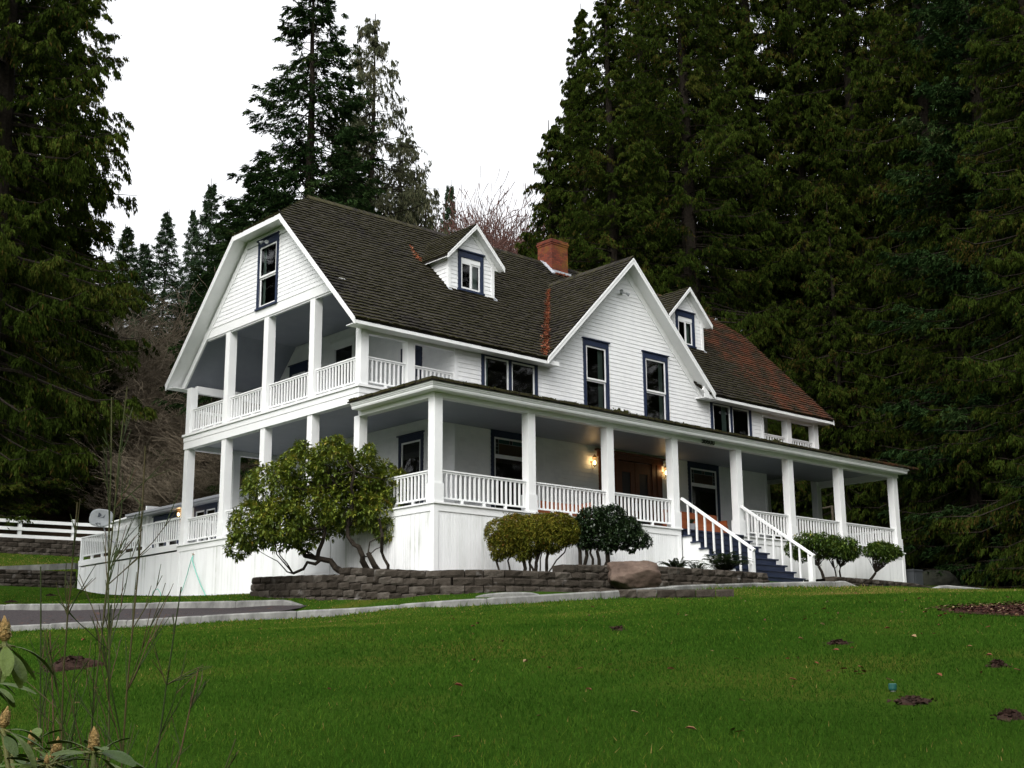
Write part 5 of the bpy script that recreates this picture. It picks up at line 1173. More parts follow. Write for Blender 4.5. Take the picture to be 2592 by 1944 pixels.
# ------------------------------------------------------------------ foliage generators
def frame(d):
    d = d / np.linalg.norm(d, axis=1)[:, None]
    a = np.cross(d, np.array([0.12, 0.05, 1.0])); a /= np.linalg.norm(a, axis=1)[:, None] + 1e-9
    return d, a, np.cross(a, d)
def leaves(P, D, Ln, W, rg, roll=1.2, bend=.15):
    """kite shaped leaves: anchor P, direction D, length, width; folded along the middle -> quads"""
    n = len(P); d, a, b = frame(D); th = rg.uniform(-roll, roll, n)[:, None]
    s = a * np.cos(th) + b * np.sin(th); u = np.cross(s, d)
    Ln = Ln[:, None]; W = W[:, None]
    v = np.stack([P, P + d * Ln * .45 - s * W + u * W * .25, P + d * Ln - u * Ln * bend, P + d * Ln * .45 + s * W + u * W * .25], 1)
    return v.reshape(-1, 3), np.arange(n * 4).reshape(n, 4)
def conifer(rg, H, Rm, base, style, nb=None, dens=1.0):
    """returns (V,F,tint) of foliage and limb polylines, all local to the trunk foot"""
    VV = []; TT = []; limbs = []
    q_e = 1.0 if style == 'young' else .75
    if style == 'cedar': step, nper, droop, tipup = .42, 6, .75, .35
    elif style == 'spruce': step, nper, droop, tipup = .50, 6, .42, .22
    elif style == 'sparse': step, nper, droop, tipup = .52, 5, .55, .20
    else: step, nper, droop, tipup = .32, 6, .15, .1
    z = base
    while z < H - .5:
        q = (H - z) / (H - base); prof = Rm * (q ** q_e) * (1.0 if z > base + 2 else .75)
        for k in range(nper):
            az_ = rg.uniform(0, 6.283); Lb = max(.15, prof * rg.uniform(.55, 1.12)); zz = z + rg.uniform(-.3, .3) * step * 2
            if rg.uniform() < .08: Lb *= 1.2
            o = np.array([math.cos(az_), math.sin(az_), 0]); lat = np.array([-o[1], o[0], 0]); cv = rg.uniform(-.15, .15)
            s = np.linspace(0, 1, 9)[:, None]
            c = np.array([0, 0, zz]) + o * s * Lb + lat * (s ** 2) * Lb * cv + np.array([0, 0, 1.0]) * Lb * (.12 * s - droop * s ** 1.6 * (.5 + .5 * q) + tipup * s ** 4)
            limbs.append((c, .012 * Lb + .009)); bt = rg.normal() * .20
            f = lambda t: np.array([np.interp(t, s[:, 0], c[:, i]) for i in range(3)]).T
            nsec = int(max(5, Lb * 4.2)); ts = np.clip(rg.beta(1.7, 1.0, nsec), .12, 1); side = np.where(rg.uniform(size=nsec) < .5, -1, 1)
            A = f(ts); l2 = (.08 + .20 * min(1, q * 4) + .32 * Lb * (1.05 - ts)) * rg.uniform(.6, 1.15, nsec)
            if style == 'cedar': D2 = o * .75 + lat * side[:, None] * rg.uniform(.3, 1.0, nsec)[:, None] + np.array([0, 0, -1.0]) * rg.uniform(.25, .9, nsec)[:, None]
            elif style in ('spruce', 'young'): D2 = o * .9 + lat * side[:, None] * rg.uniform(.3, 1.0, nsec)[:, None] + np.array([0, 0, -1.0]) * rg.uniform(-.05, .45, nsec)[:, None]
            else: D2 = o * .5 + lat * side[:, None] * rg.uniform(.3, .9, nsec)[:, None] + np.array([0, 0, -1.0]) * rg.uniform(.5, 1.2, nsec)[:, None]
            D2 = D2 / np.linalg.norm(D2, axis=1)[:, None]
            npr = int({'cedar': 27, 'spruce': 15, 'sparse': 8, 'young': 12}[style] * dens)
            t2 = rg.uniform(0, 1, (nsec, npr)); P = A[:, None, :] + D2[:, None, :] * (t2 * l2[:, None])[:, :, None] + np.array([0, 0, -1.0]) * (t2 ** 2 * l2[:, None] * .25)[:, :, None]
            P = P + rg.normal(size=P.shape) * .035
            rep = np.repeat(D2, npr, 0); n = len(rep)
            jit = rg.normal(size=(n, 3))
            if style == 'cedar': D = rep * .55 + jit * .30 + np.array([0, 0, -.95]) ; Ln = rg.uniform(.09, .26, n); W = rg.uniform(.015, .032, n)
            elif style == 'spruce': D = rep * .8 + jit * .35 + np.array([0, 0, -.35]); Ln = rg.uniform(.12, .30, n); W = rg.uniform(.018, .04, n)
            elif style == 'young': D = rep * .8 + jit * .5; Ln = rg.uniform(.12, .28, n); W = rg.uniform(.02, .045, n)
            else: D = rep * .4 + jit * .25 + np.array([0, 0, -1.0]); Ln = rg.uniform(.14, .40, n); W = rg.uniform(.016, .036, n)
            v, _ = leaves(P.reshape(-1, 3), D, Ln, W, rg); VV.append(v)
            t = .40 + bt * .8 + rg.normal(size=n) * .12 + .12 * t2.ravel()
            if style == 'cedar': brown = rg.uniform(size=n) < (.035 if rg.uniform() > .08 else .35); t = np.where(brown, .96, np.minimum(t, .88))
            TT.append(t)
        z += step * rg.uniform(.75, 1.2) * (.6 + .4 * q)
    V = np.concatenate(VV); T = np.clip(np.concatenate(TT), 0, 1)
    return V, np.arange(len(V)).reshape(-1, 4), T, limbs
def make_tree(name, rg, H, Rm, base, style, leafm, label, cat, loc, group, tr=.35, dens=1.0, bark=None):
    t = thing(name, (0, 0, 0), label, cat, group)
    V, F, T, limbs = conifer(rg, H, Rm, base, style, dens=dens)
    np_mesh('crown', V, F, leafm, t, tint=T)
    mb = MB(); zs = np.linspace(-1.5, H, 14); wob = np.cumsum(rg.normal(size=(14, 2)) * .03, 0)
    mb.tube([(wob[i, 0], wob[i, 1], z) for i, z in enumerate(zs)], [max(.02, tr * (1 - (z + 1.5) / (H + 1.5)) ** .8 * (1.35 if i == 0 else 1)) for i, z in enumerate(zs)], 9)
    for c, r_ in limbs: mb.tube([tuple(c[0] * 0 + np.array([0, 0, c[0][2]])), tuple(c[2]), tuple(c[4]), tuple(c[6]), tuple(c[8])], [r_, r_ * .75, r_ * .55, r_ * .35, r_ * .12], 4, cap=False)
    mb.build('trunk', bark or DARKBARK, t)
    t.location = loc; return t
def at_px(u, depth, z=None):     # plan position seen in column u at a given depth (layout aid, metres)
    a = (u - 1296) / FPX; return CAM[0] + FW[0] * depth * .975 + RT[0] * a * depth, CAM[1] + FW[1] * depth * .975 + RT[1] * a * depth

# big cedar at the left
rg = np.random.default_rng(21)
def place(o, x, y, rz=0., s=(1, 1, 1), dz=0.): o.location = (x, y, g1(x, y) + dz); o.rotation_euler = (0, 0, rz); o.scale = s
x, y = at_px(-45, 40); lc = make_tree('cedar_tree', rg, 34, 5.2, 5.4, 'cedar', CEDARF, 'tall ragged cedar filling the left edge of the photo, drooping over the white fence', 'tree', (0, 0, 0), 'big cedars', tr=.5, dens=1.9)
place(lc, x, y)
LCS = [(-120, 60, 1.15, 1.0, 'tall cedar at the very left edge beyond the white fence'), (70, 62, 1.15, .95, 'cedar beyond the white fence behind the ragged left cedar'), (170, 66, .8, .62, 'shorter cedar beyond the fence at the edge of the bare thicket')]
# dark cedar wall at the right
protos = []
G = 'cedars of the dark wood behind the house'
spec = [(1400, 62, 22, 4.2, .78, 'slim pointed cedar standing lowest at the left end of the dark wood'), (1475, 60, 31, 5.0, 1., 'cedar with sky gaps above the house chimney')]
pA = make_tree('cedar_tree', np.random.default_rng(31), 36, 5.6, 1.5, 'cedar', CEDARF, 'tall cedar with sky gaps rising directly above the chimney', 'tree', (0, 0, 0), G, tr=.5, dens=1.2)
pB = make_tree('cedar_tree', np.random.default_rng(32), 40, 6.4, 1.2, 'cedar', CEDARF, 'massive cedar right of the front gable peak', 'tree', (0, 0, 0), G, tr=.6, dens=1.15)
pC = make_tree('cedar_tree', np.random.default_rng(33), 24, 4.4, 1.5, 'cedar', CEDARF, 'slim pointed cedar at the left end of the dark wood', 'tree', (0, 0, 0), G, tr=.35, dens=1.15)
pS = make_tree('spruce_tree', np.random.default_rng(34), 36, 5.6, .8, 'spruce', SPRUCEF, 'dark spruce at the right edge of the photo', 'tree', (0, 0, 0), 'spruces', tr=.5, dens=2.0)
place(pC, *at_px(1405, 66), 0, (1, 1, .98)); place(pA, *at_px(1560, 62), 0, (1, 1, 1)); place(pB, *at_px(1760, 64), 0, (1, 1, 1)); place(pS, *at_px(2540, 53), 0, (1, 1, 1))
more = [(pC, 1470, 72, 1.20, 'cedar just behind the slim pointed one, left of the tree above the chimney'), (pC, 1345, 74, .80, 'lowest cedar of the dark wood, beside the reddish bare alders'),
        (pA, 1650, 70, 1.12, 'cedar in the second row above the front gable peak'), (pB, 1930, 68, 1.1, 'cedar above the right small dormer'), (pA, 2060, 68, 1.15, 'cedar rising above the east roof slope'),
        (pB, 2210, 66, 1.1, 'cedar above the lower right roof corner'), (pA, 2400, 60, 1.1, 'cedar right of the porch end'), (pB, 1850, 75, 1.15, 'back row cedar behind the right small dormer'),
        (pB, 2130, 72, 1.2, 'back row cedar behind the east roof slope'), (pA, 2330, 68, 1.2, 'back row cedar above the right porch corner'), (pB, 2500, 64, 1.15, 'back row cedar behind the spruce at the right edge'), (pB, 1660, 84, 1.1, 'back row cedar behind the front gable peak'),
        (pA, 2690, 47, .9, 'cedar boughs reaching in at the right edge of the photo'), (pS, 2790, 50, 1.0, 'spruce half cut off by the right edge of the photo'), (pC, 2290, 66, .9, 'low cedar whose skirts hang behind the right porch corner'), (pC, 2450, 54, .85, 'low cedar behind the dark boulder'), (pC, 2120, 62, .8, 'low cedar seen through the right porch bays'), (pC, 1950, 66, .9, 'low cedar seen through the right balcony'),
        (pA, 2640, 58, 1.1, 'tall cedar at the upper right corner of the photo'), (pC, 2590, 57, .8, 'low cedar at the right edge behind the curb')]
for i, (p, u, d, s, lab) in enumerate(more):
    x, y = at_px(u, d); c = copy_tree(p, (x, y, g1(x, y)), 1.3 * i + .7, (s, s, s * random.uniform(.95, 1.05)), lab)
for i, (dx, dy, s_) in enumerate([(-14, -30, 1), (-4, -34, .9), (8, -33, 1.05), (20, -36, 1), (30, -30, 1.1), (42, -24, 1), (-26, -22, .95), (-34, -10, 1), (-38, 4, .9), (-36, 18, 1.0), (36, -10, 1.1), (46, -8, 1), (-30, 30, .9), (52, 6, 1.1), (38, 1, .9), (30, -6, .85), (46, 4, 1.0), (24, -14, .8), (-9, -38, 1.1), (2, -42, 1.2), (14, -42, 1.2), (26, -40, 1.2), (36, -34, 1.1), (48, -18, 1.2), (-20, -34, 1.1), (50, -30, 1.2)]):
    x, y = CAM[0] + dx, CAM[1] + dy
    copy_tree((pA, pB)[i % 2], (x, y, g1(x, y)), i * 1.9, (s_, s_, s_ * .85), 'tall cedar of the wood on the far side of the garden, outside the photo')
# the tall spruce and its thinner neighbours behind the house
ps = make_tree('spruce_tree', np.random.default_rng(41), 33, 6.3, 2, 'spruce', SPRUCEF, 'tallest dark spruce with open layered boughs directly behind the west roof peak', 'tree', (0, 0, 0), 'spruces', tr=.42, dens=1.7)
place(ps, *at_px(768, 64), .4)
ph = make_tree('hemlock_tree', np.random.default_rng(42), 30, 6.4, 2, 'sparse', HEMF, 'thin grey green hemlock right of the tall spruce with sky showing through', 'tree', (0, 0, 0), 'hemlocks', tr=.3, dens=1.5)
x, y = at_px(925, 74); place(ph, x, y, 0, (1, 1, (8.5 + 2.5 + (972 - 30) / 3299 * 74 * 1.0 + 3.3 - 0) / 30 * .98 if False else 1.0))
x, y = at_px(985, 80); copy_tree(ph, (x, y, g1(x, y)), 2.0, (.9, .9, .72), 'shorter grey green hemlock behind the ridge right of the thin one')
x, y = at_px(700, 76); copy_tree(ps, (x, y, g1(x, y)), 2.5, (.85, .85, .62), 'shorter spruce left of the tallest one, above the clipped gable')
x, y = at_px(610, 72); copy_tree(ph, (x, y, g1(x, y)), 1.0, (.9, .9, .55), 'low grey green hemlock left of the west roof peak')
x, y = at_px(860, 72); copy_tree(ps, (x, y, g1(x, y)), 4.1, (.85, .85, .74), 'spruce filling in between the tallest spruce and the thin hemlock')
# small distant conifers on the hill
py = make_tree('fir_tree', np.random.default_rng(43), 19, 5.2, .5, 'young', HAZEDF, 'small pointed fir on the hill, tallest of those left of the house', 'tree', (0, 0, 0), 'firs on the far hill', tr=.2)
def set_top(o, u, vtop, d, Hm, lab=None, wx=1.0, rz=0.):
    x, y = at_px(u, d); ztop = CAM[2] + d * .975 * math.tan(PIT + math.atan((972 - vtop) / FPX)); zg = g1(x, y); s = (ztop - zg) / Hm
    if lab is None: place(o, x, y, rz, (wx, wx, s))
    else: copy_tree(o, (x, y, zg), rz, (wx, wx, s), lab)
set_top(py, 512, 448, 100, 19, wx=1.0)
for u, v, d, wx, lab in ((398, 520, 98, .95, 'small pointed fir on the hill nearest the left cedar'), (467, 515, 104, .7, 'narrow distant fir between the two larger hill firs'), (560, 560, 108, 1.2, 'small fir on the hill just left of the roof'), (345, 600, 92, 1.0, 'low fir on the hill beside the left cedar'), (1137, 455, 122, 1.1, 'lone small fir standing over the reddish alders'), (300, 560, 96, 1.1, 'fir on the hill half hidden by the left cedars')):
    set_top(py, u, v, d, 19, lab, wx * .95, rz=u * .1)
set_top(ph, 925, 28, 74, 30, wx=1.35)
set_top(ps, 768, -120, 64, 33, rz=.4, wx=1.15)
for u, v, d, lab, w_ in ((1015, 330, 78, 'grey green hemlock lower down on the right flank of the thin one', 1.25), (1065, 455, 84, 'lowest grey green hemlock right above the roof ridge', 1.2), (880, 230, 80, 'hemlock between the tallest spruce and the thin one', 1.2)):
    set_top(ph, u, v, d, 30, lab, w_, rz=u * .3)
for u, v, d, lab in ((640, 400, 72, 'spruce boughs low on the left flank of the tallest spruce'), (575, 500, 76, 'lowest spruce left of the west roof peak')):
    set_top(ps, u, v, d, 33, lab, 1.0, rz=u * .3)
set_top(pC, 1405, 300, 66, 24); set_top(pA, 1560, -60, 62, 36)
set_top(pA, 1490, 10, 68, 36, 'narrow ragged cedar against the sky, just right of the slim pointed one', .8, rz=2.2)

# bare thickets
def bare(rg, H, spread, nstem, depth_=4, r0=.05, curve=.35):
    segs = []
    def grow(p, d, L, r, k):
        n = 4; pts = [p]
        for i in range(n):
            d = d + rg.normal(size=3) * .16 * curve / .35 + np.array([0, 0, .03]); d /= np.linalg.norm(d); p = p + d * L / n; pts.append(p)
        segs.append((pts, r))
        if k == 0: return
        for j in range(rg.integers(4, 7)):
            q = pts[rg.integers(1, n + 1)]; dd = d + rg.normal(size=3) * .62; dd[2] = abs(dd[2]) * .6 + .1; dd /= np.linalg.norm(dd); grow(q, dd, L * rg.uniform(.5, .8), r * .5, k - 1)
    for i in range(nstem):
        a = rg.uniform(0, 6.28); d = np.array([math.cos(a) * rg.uniform(0, spread), math.sin(a) * rg.uniform(0, spread), 1.0]); d /= np.linalg.norm(d)
        grow(np.array([rg.normal() * .4, rg.normal() * .4, -.3]), d, H * rg.uniform(.35, .55), r0, depth_)
    k = H / max(q[2] for p_, r_ in segs for q in p_)
    return [([q * np.array([1, 1, k]) for q in p_], r_) for p_, r_ in segs]
def twig_mesh(name, segs, m, parent, rmin=.006):
    VV = []; FF = []; o = 0
    for pts, r in segs:
        P = np.array(pts); d = np.gradient(P, axis=0); d /= np.linalg.norm(d, axis=1)[:, None]; a = np.cross(d, [.3, .2, 1.]); a /= np.linalg.norm(a, axis=1)[:, None] + 1e-9; b = np.cross(a, d)
        rr = np.linspace(r, max(rmin, r * .5), len(P))[:, None]
        ring = np.stack([P + a * rr, P - a * rr * .5 + b * rr * .87, P - a * rr * .5 - b * rr * .87], 1).reshape(-1, 3); VV.append(ring)
        for i in range(len(P) - 1):
            for j in range(3): FF.append((o + i * 3 + j, o + i * 3 + (j + 1) % 3, o + i * 3 + 3 + (j + 1) % 3, o + i * 3 + 3 + j))
        o += len(ring)
    return np_mesh(name, np.concatenate(VV), np.array(FF), m, parent)
for u, d, s_, sz_, lab in LCS:
    x, y = at_px(u, d); copy_tree(lc, (x, y, g1(x, y)), 2.2 + d, (s_, s_, s_ * sz_), lab)
for u, d, sx_c, lab in ((-110, 58, 1.1, 'low cedar skirt beyond the white fence at the left edge'), (40, 62, 1.05, 'low cedar beyond the middle of the white fence'), (165, 66, .9, 'low cedar beyond the white fence beside the thicket')):
    x, y = at_px(u, d); copy_tree(pC, (x, y, g1(x, y)), u * .1, (sx_c, sx_c, .62), lab)
#x, y = at_px(120, 44); lc3 = copy_tree(pC, (x, y, g1(x, y)), 3.3, (.95, .95, .55), 'low bushy cedar whose boughs hang over the white fence')
tb = thing('bare_shrub', (0, 0, 0), 'bare brown thicket shrub on the hillside', 'shrub', 'bare shrubs on the left hillside'); twig_mesh('branches', bare(np.random.default_rng(51), 8, .6, 9), TWIG, tb, .010)
tb2 = thing('bare_shrub', (0, 0, 0), 'bare brown thicket shrub on the hillside', 'shrub', 'bare shrubs on the left hillside'); twig_mesh('branches', bare(np.random.default_rng(52), 6.5, .8, 11), TWIG, tb2, .010)
rg = np.random.default_rng(55); first = {id(tb): True, id(tb2): True}; i = 0
LB = 'bare brown thicket shrub on the hillside between the left cedar and the house'
for u, d in [(330, 70), (400, 66), (300, 78), (370, 74), (450, 70), (520, 72), (335, 82), (420, 84), (500, 80), (560, 86), (280, 70), (480, 64), (600, 68), (680, 70), (560, 76), (390, 90), (470, 94), (320, 90), (250, 74), (620, 84), (760, 72), (430, 78), (540, 66)]:
    x, y = at_px(u, d); p = (tb, tb2)[i % 2]; s = rg.uniform(1.0, 1.3) * (1.3 if d > 68 else 1)
    if i < 2: place(p, x, y, rg.uniform(0, 6), (s, s, s)); p['label'] = LB
    else: copy_tree(p, (x, y, g1(x, y)), rg.uniform(0, 6), (s, s, s), LB)
    i += 1
ta = thing('alder_tree', (0, 0, 0), 'bare reddish alder on the skyline above the roof ridge', 'tree', 'bare reddish alders on the skyline'); twig_mesh('branches', bare(np.random.default_rng(53), 12.5, .5, 12, 4, .07, .25), REDTWIG, ta, .022)
i = 0
for u, v, d in [(1120, 560, 112), (1165, 530, 110), (1210, 505, 114), (1255, 480, 116), (1290, 470, 118), (1185, 520, 122), (1235, 500, 104), (1140, 550, 104), (1275, 500, 108), (1090, 570, 110), (1200, 530, 98), (1255, 520, 98), (1310, 500, 112), (1130, 535, 118), (1160, 520, 120), (1195, 510, 118), (1230, 495, 120), (1250, 500, 110), (1100, 560, 116), (1280, 480, 122), (1215, 540, 96), (1170, 555, 96), (1150, 545, 100), (1220, 520, 106), (1175, 540, 116), (1270, 490, 112)]:
    if i == 0: set_top(ta, u, v, d, 12.5, None, 1.1)
    else: set_top(ta, u, v, d, 12.5, 'bare reddish alder on the skyline above the roof ridge, right of the lone fir', 1.1 + .1 * (i % 3), rz=i * 1.7)
    i += 1
ta['label'] = 'bare reddish alder on the skyline above the roof ridge, right of the lone fir'

# ------------------------------------------------------------------ garden shrubs
def blob_leaves(rg, blobs, n, Ln, W, ncl, shell=(.55, 1.02), up=.2, whorl=True, flat=.0):
    """blobs (x,y,z,rx,ry,rz); rosettes of ncl leaves near the shells"""
    B = np.array(blobs); wts = B[:, 3] * B[:, 4] + B[:, 3] * B[:, 5]; wts /= wts.sum(); k = rg.choice(len(B), n, p=wts)
    d = rg.normal(size=(n, 3)); d /= np.linalg.norm(d, axis=1)[:, None]; q = rg.uniform(shell[0] ** 3, shell[1] ** 3, n)[:, None] ** (1 / 3) * np.where(rg.uniform(size=(n, 1)) < .07, rg.uniform(1.0, 1.16, (n, 1)), 1)
    P = B[k, :3] + d * B[k, 3:6] * q; keep = np.ones(n, bool)
    P = P[keep]; d = d[keep]; m_ = len(P)
    ax = d * .8 + np.array([0, 0, up]) + rg.normal(size=(m_, 3)) * .45; ax, a, b = frame(ax)
    th = (np.arange(ncl) / ncl * 6.283)[None, :] + rg.uniform(0, 6.28, (m_, 1)) + rg.normal(size=(m_, ncl)) * .3
    rad = (a[:, None] * np.cos(th)[..., None] + b[:, None] * np.sin(th)[..., None])
    D = ax[:, None] * rg.uniform(.1, .8, (m_, ncl, 1)) + rad + np.array([0, 0, -.25])
    PP = np.repeat(P[:, None], ncl, 1) + rad * .01; n2 = m_ * ncl
    v, f = leaves(PP.reshape(-1, 3), D.reshape(-1, 3), rg.uniform(Ln[0], Ln[1], n2), rg.uniform(W[0], W[1], n2), rg, roll=.5, bend=.12)
    t = np.repeat(rg.normal(size=m_) * .16, ncl) + .45 + rg.normal(size=n2) * .14 + .12 * np.repeat(d[:, 2], ncl)
    return v, f, np.clip(t, 0, 1), P
def view_blobs(cx_, cy_, cz, u0, v0, ppm, L_, jit, rg, dscale=.85, sw=1.0, sh=.92):
    out_ = []
    for (u, v, r) in L_:
        a = (u - u0) / ppm; zz = cz + (v0 - v) / ppm; dd = rg.uniform(-jit, jit)
        out_.append((cx_ + RT[0] * a + FW[0] * dd, cy_ + RT[1] * a + FW[1] * dd, zz, r / ppm * sw, r / ppm * sw, r / ppm * sh))
    return out_
rg = np.random.default_rng(61)
bl = view_blobs(-1.45, 3.17, .40, 800, 1250, 97, [(648, 1330, 66), (605, 1378, 36), (690, 1235, 78), (765, 1185, 68), (845, 1170, 66), (920, 1205, 68), (975, 1215, 50), (800, 1285, 88), (720, 1325, 72), (875, 1280, 78), (955, 1300, 56), (770, 1352, 42), (978, 1342, 34), (998, 1250, 34), (850, 1130, 30), (762, 1135, 24), (935, 1150, 24), (1015, 1200, 18)], .45, rg)
t = thing('rhododendron_bush', (-.7, 2.2, -1.8), 'huge spreading rhododendron with twisted dark trunks, in front of the west porch posts', 'bush')
v, f, T, P = blob_leaves(rg, bl, 4300, (.09, .16), (.018, .032), 8)
np_mesh('leaves', v, f, RHODO, t, tint=T, local=False)
# keep it clear of the porch: any leaf beyond the skirt plane is pulled forward
me = [c for c in t.children if c.name.startswith('leaves')][0].data
mb = MB()
def limb(mb, pts, r0, r1, n=7): k = len(pts); mb.tube(pts, [r0 + (r1 - r0) * i / (k - 1) for i in range(k)], n)
forks = [(-.62, 2.5, -1.85), (-.55, 1.9, -1.85), (-.5, 1.5, -1.85), (-.45, 1.1, -1.85)]
Pk = P[rg.choice(len(P), 90)]
mains = []
def wig(a, b, n, amp, rg): 
    a = np.array(a, float); b = np.array(b, float); return [a + (b - a) * t_ + (rg.normal(size=3) * amp if 0 < i < n - 1 else 0) for i, t_ in enumerate(np.linspace(0, 1, n))]
for (a, b, r) in [((-.62, 2.45, -1.85), (-1.25, 3.3, -1.25), .10), ((-1.25, 3.3, -1.25), (-1.7, 4.6, -.55), .07), ((-1.25, 3.3, -1.25), (-1.3, 2.9, -.5), .06), ((-1.2, 3.2, -1.27), (-1.6, 3.9, -1.62), .05), ((-.55, 1.9, -1.85), (-.8, 1.9, -1.3), .10), ((-.8, 1.9, -1.3), (-.95, 2.4, -.5), .07), ((-.5, 1.5, -1.85), (-.75, 1.75, -1.2), .09), ((-.45, 1.05, -1.85), (-.65, 1.3, -1.2), .05), ((-.65, 1.3, -1.2), (-.9, 1.1, -.4), .045), ((-1.3, 2.9, -.5), (-1.2, 2.6, .6), .05), ((-1.7, 4.6, -.55), (-1.9, 5.8, -.1), .05), ((-.95, 2.4, -.5), (-1.1, 1.9, .9), .05)]:
    pts = wig(a, b, 5, .05, rg); limb(mb, [tuple(p) for p in pts], r, r * .7); mains.append((np.array(b), r * .6))
for p in Pk:
    j = min(range(len(mains)), key=lambda k: np.linalg.norm(mains[k][0] - p) + rg.uniform(0, .8)); b, r = mains[j]
    pts = wig(b, p, 5, .07, rg); limb(mb, [tuple(q) for q in pts], .022, .006, 5)
mb.build('trunk', DARKBARK, t)

def shrub(name, label, base, blobs, n, Ln, W, ncl, leafm, stems, seed, cat='bush', nl=40, group=None, **kw):
    rg = np.random.default_rng(seed); t = thing(name, base, label, cat, group)
    v, f, T, P = blob_leaves(rg, blobs, n, Ln, W, ncl, **kw); np_mesh('leaves', v, f, leafm, t, tint=T, local=False); mb = MB(); tops = []
    for (a, b, r) in stems: pts = wig(a, b, 5, .03, rg); limb(mb, [tuple(p) for p in pts], r, r * .75); tops.append(np.array(b))
    for p in P[rg.choice(len(P), nl)]:
        b = min(tops, key=lambda q: np.linalg.norm(q - p)); pts = wig(b, p, 4, .03, rg); limb(mb, [tuple(q) for q in pts], .014, .004, 4)
    mb.build('trunk', DARKBARK, t); return t
def vp(cx_, cy_, u0, ppm, u, z, dd=0.): a = (u - u0) / ppm; return (cx_ + RT[0] * a + FW[0] * dd, cy_ + RT[1] * a + FW[1] * dd, z)
rg = np.random.default_rng(62)
c0 = (1.97, -1.5)
bl = view_blobs(*c0, -1.0, 1350, 1370, 101, [(1268, 1348, 40), (1320, 1338, 42), (1375, 1336, 42), (1428, 1340, 40), (1275, 1376, 38), (1335, 1378, 40), (1395, 1368, 36), (1440, 1358, 26), (1262, 1402, 18), (1320, 1404, 18), (1300, 1360, 46), (1400, 1355, 44), (1350, 1350, 50), (1300, 1335, 38), (1410, 1330, 36)], .12, rg)
st = [(vp(*c0, 1350, 101, u, -1.85), vp(*c0, 1350, 101, u2, z2), r) for u, u2, z2, r in ((1262, 1258, -1.25, .03), (1292, 1290, -1.2, .025), (1326, 1326, -1.2, .05), (1342, 1345, -1.2, .03), (1355, 1370, -1.15, .05), (1355, 1340, -1.2, .03), (1367, 1372, -1.1, .02), (1384, 1390, -1.1, .045), (1384, 1440, -1.0, .02))]
shrub('trimmed_shrub', 'clipped yellow green shrub with bronze tips and many thin stems, in front of the porch', (1.75, -1.5, -1.8), bl, 11000, (.035, .075), (.007, .014), 6, HEATH, st, 63, shell=(.8, 1.03), up=.6)
c0 = (4.99, -1.35)
bl = view_blobs(*c0, -.59, 1550, 1350, 98, [(1500, 1318, 42), (1550, 1312, 42), (1465, 1335, 32), (1595, 1338, 36), (1620, 1362, 26), (1520, 1350, 42), (1570, 1355, 40), (1480, 1362, 28), (1640, 1372, 14), (1540, 1378, 22), (1600, 1385, 14)], .15, rg)
st = [(vp(*c0, 1550, 98, u, -1.78), vp(*c0, 1550, 98, u2, z2), r) for u, u2, z2, r in ((1468, 1464, -.85, .06), (1480, 1482, -.85, .06), (1498, 1498, -.85, .04), (1510, 1522, -.8, .055), (1532, 1540, -.8, .075))]
shrub('camellia_shrub', 'very dark glossy round shrub on thick black stems, beside the clipped yellow one', (4.0, -1.35, -1.75), bl, 3400, (.06, .105), (.016, .027), 6, CAMEL, st, 64, shell=(.7, 1.03))
for nm, cc, u0, ppm, L_, stv, lab, sd in (
    ('laurel_shrub', (14.24, -1.25), 2060, 88, [(2015, 1385, 26), (2045, 1368, 30), (2080, 1372, 30), (2030, 1402, 20), (2070, 1398, 22), (2100, 1385, 20)], [(2092, 2072, -.95, .055)], 'left of the three small evergreen shrubs on the right, nearest the steps', 71),
    ('laurel_shrub', (15.71, -1.2), 2125, 87, [(2115, 1368, 24), (2145, 1378, 26), (2130, 1395, 24), (2165, 1392, 20), (2155, 1408, 14), (2105, 1398, 18)], [(2118, 2110, -.95, .03), (2122, 2126, -.9, .035)], 'middle one of the three small evergreen shrubs, on two upright stems', 72),
    ('laurel_shrub', (18.3, -1.15), 2235, 84, [(2205, 1392, 20), (2232, 1388, 23), (2262, 1392, 22), (2240, 1408, 20), (2275, 1398, 14), (2215, 1380, 14)], [(2172, 2212, -.95, .055)], 'rightmost of the three small evergreen shrubs, on a leaning trunk', 73)):
    zc0 = {71: -.376, 72: -.318, 73: -.259}[sd]; v0 = {71: 1385, 72: 1388, 73: 1396}[sd]
    bl = view_blobs(*cc, zc0, u0, v0, ppm, L_, .15, rg, sw=1.3, sh=.85)
    st = [(vp(*cc, u0, ppm, a, -1.55), vp(*cc, u0, ppm, b, z), r) for a, b, z, r in stv]
    shrub(nm, lab, (cc[0], cc[1], -1.5), bl, 800, (.07, .13), (.014, .024), 7, LAUREL, st, sd, group='three small evergreen shrubs', shell=(.6, 1.05))
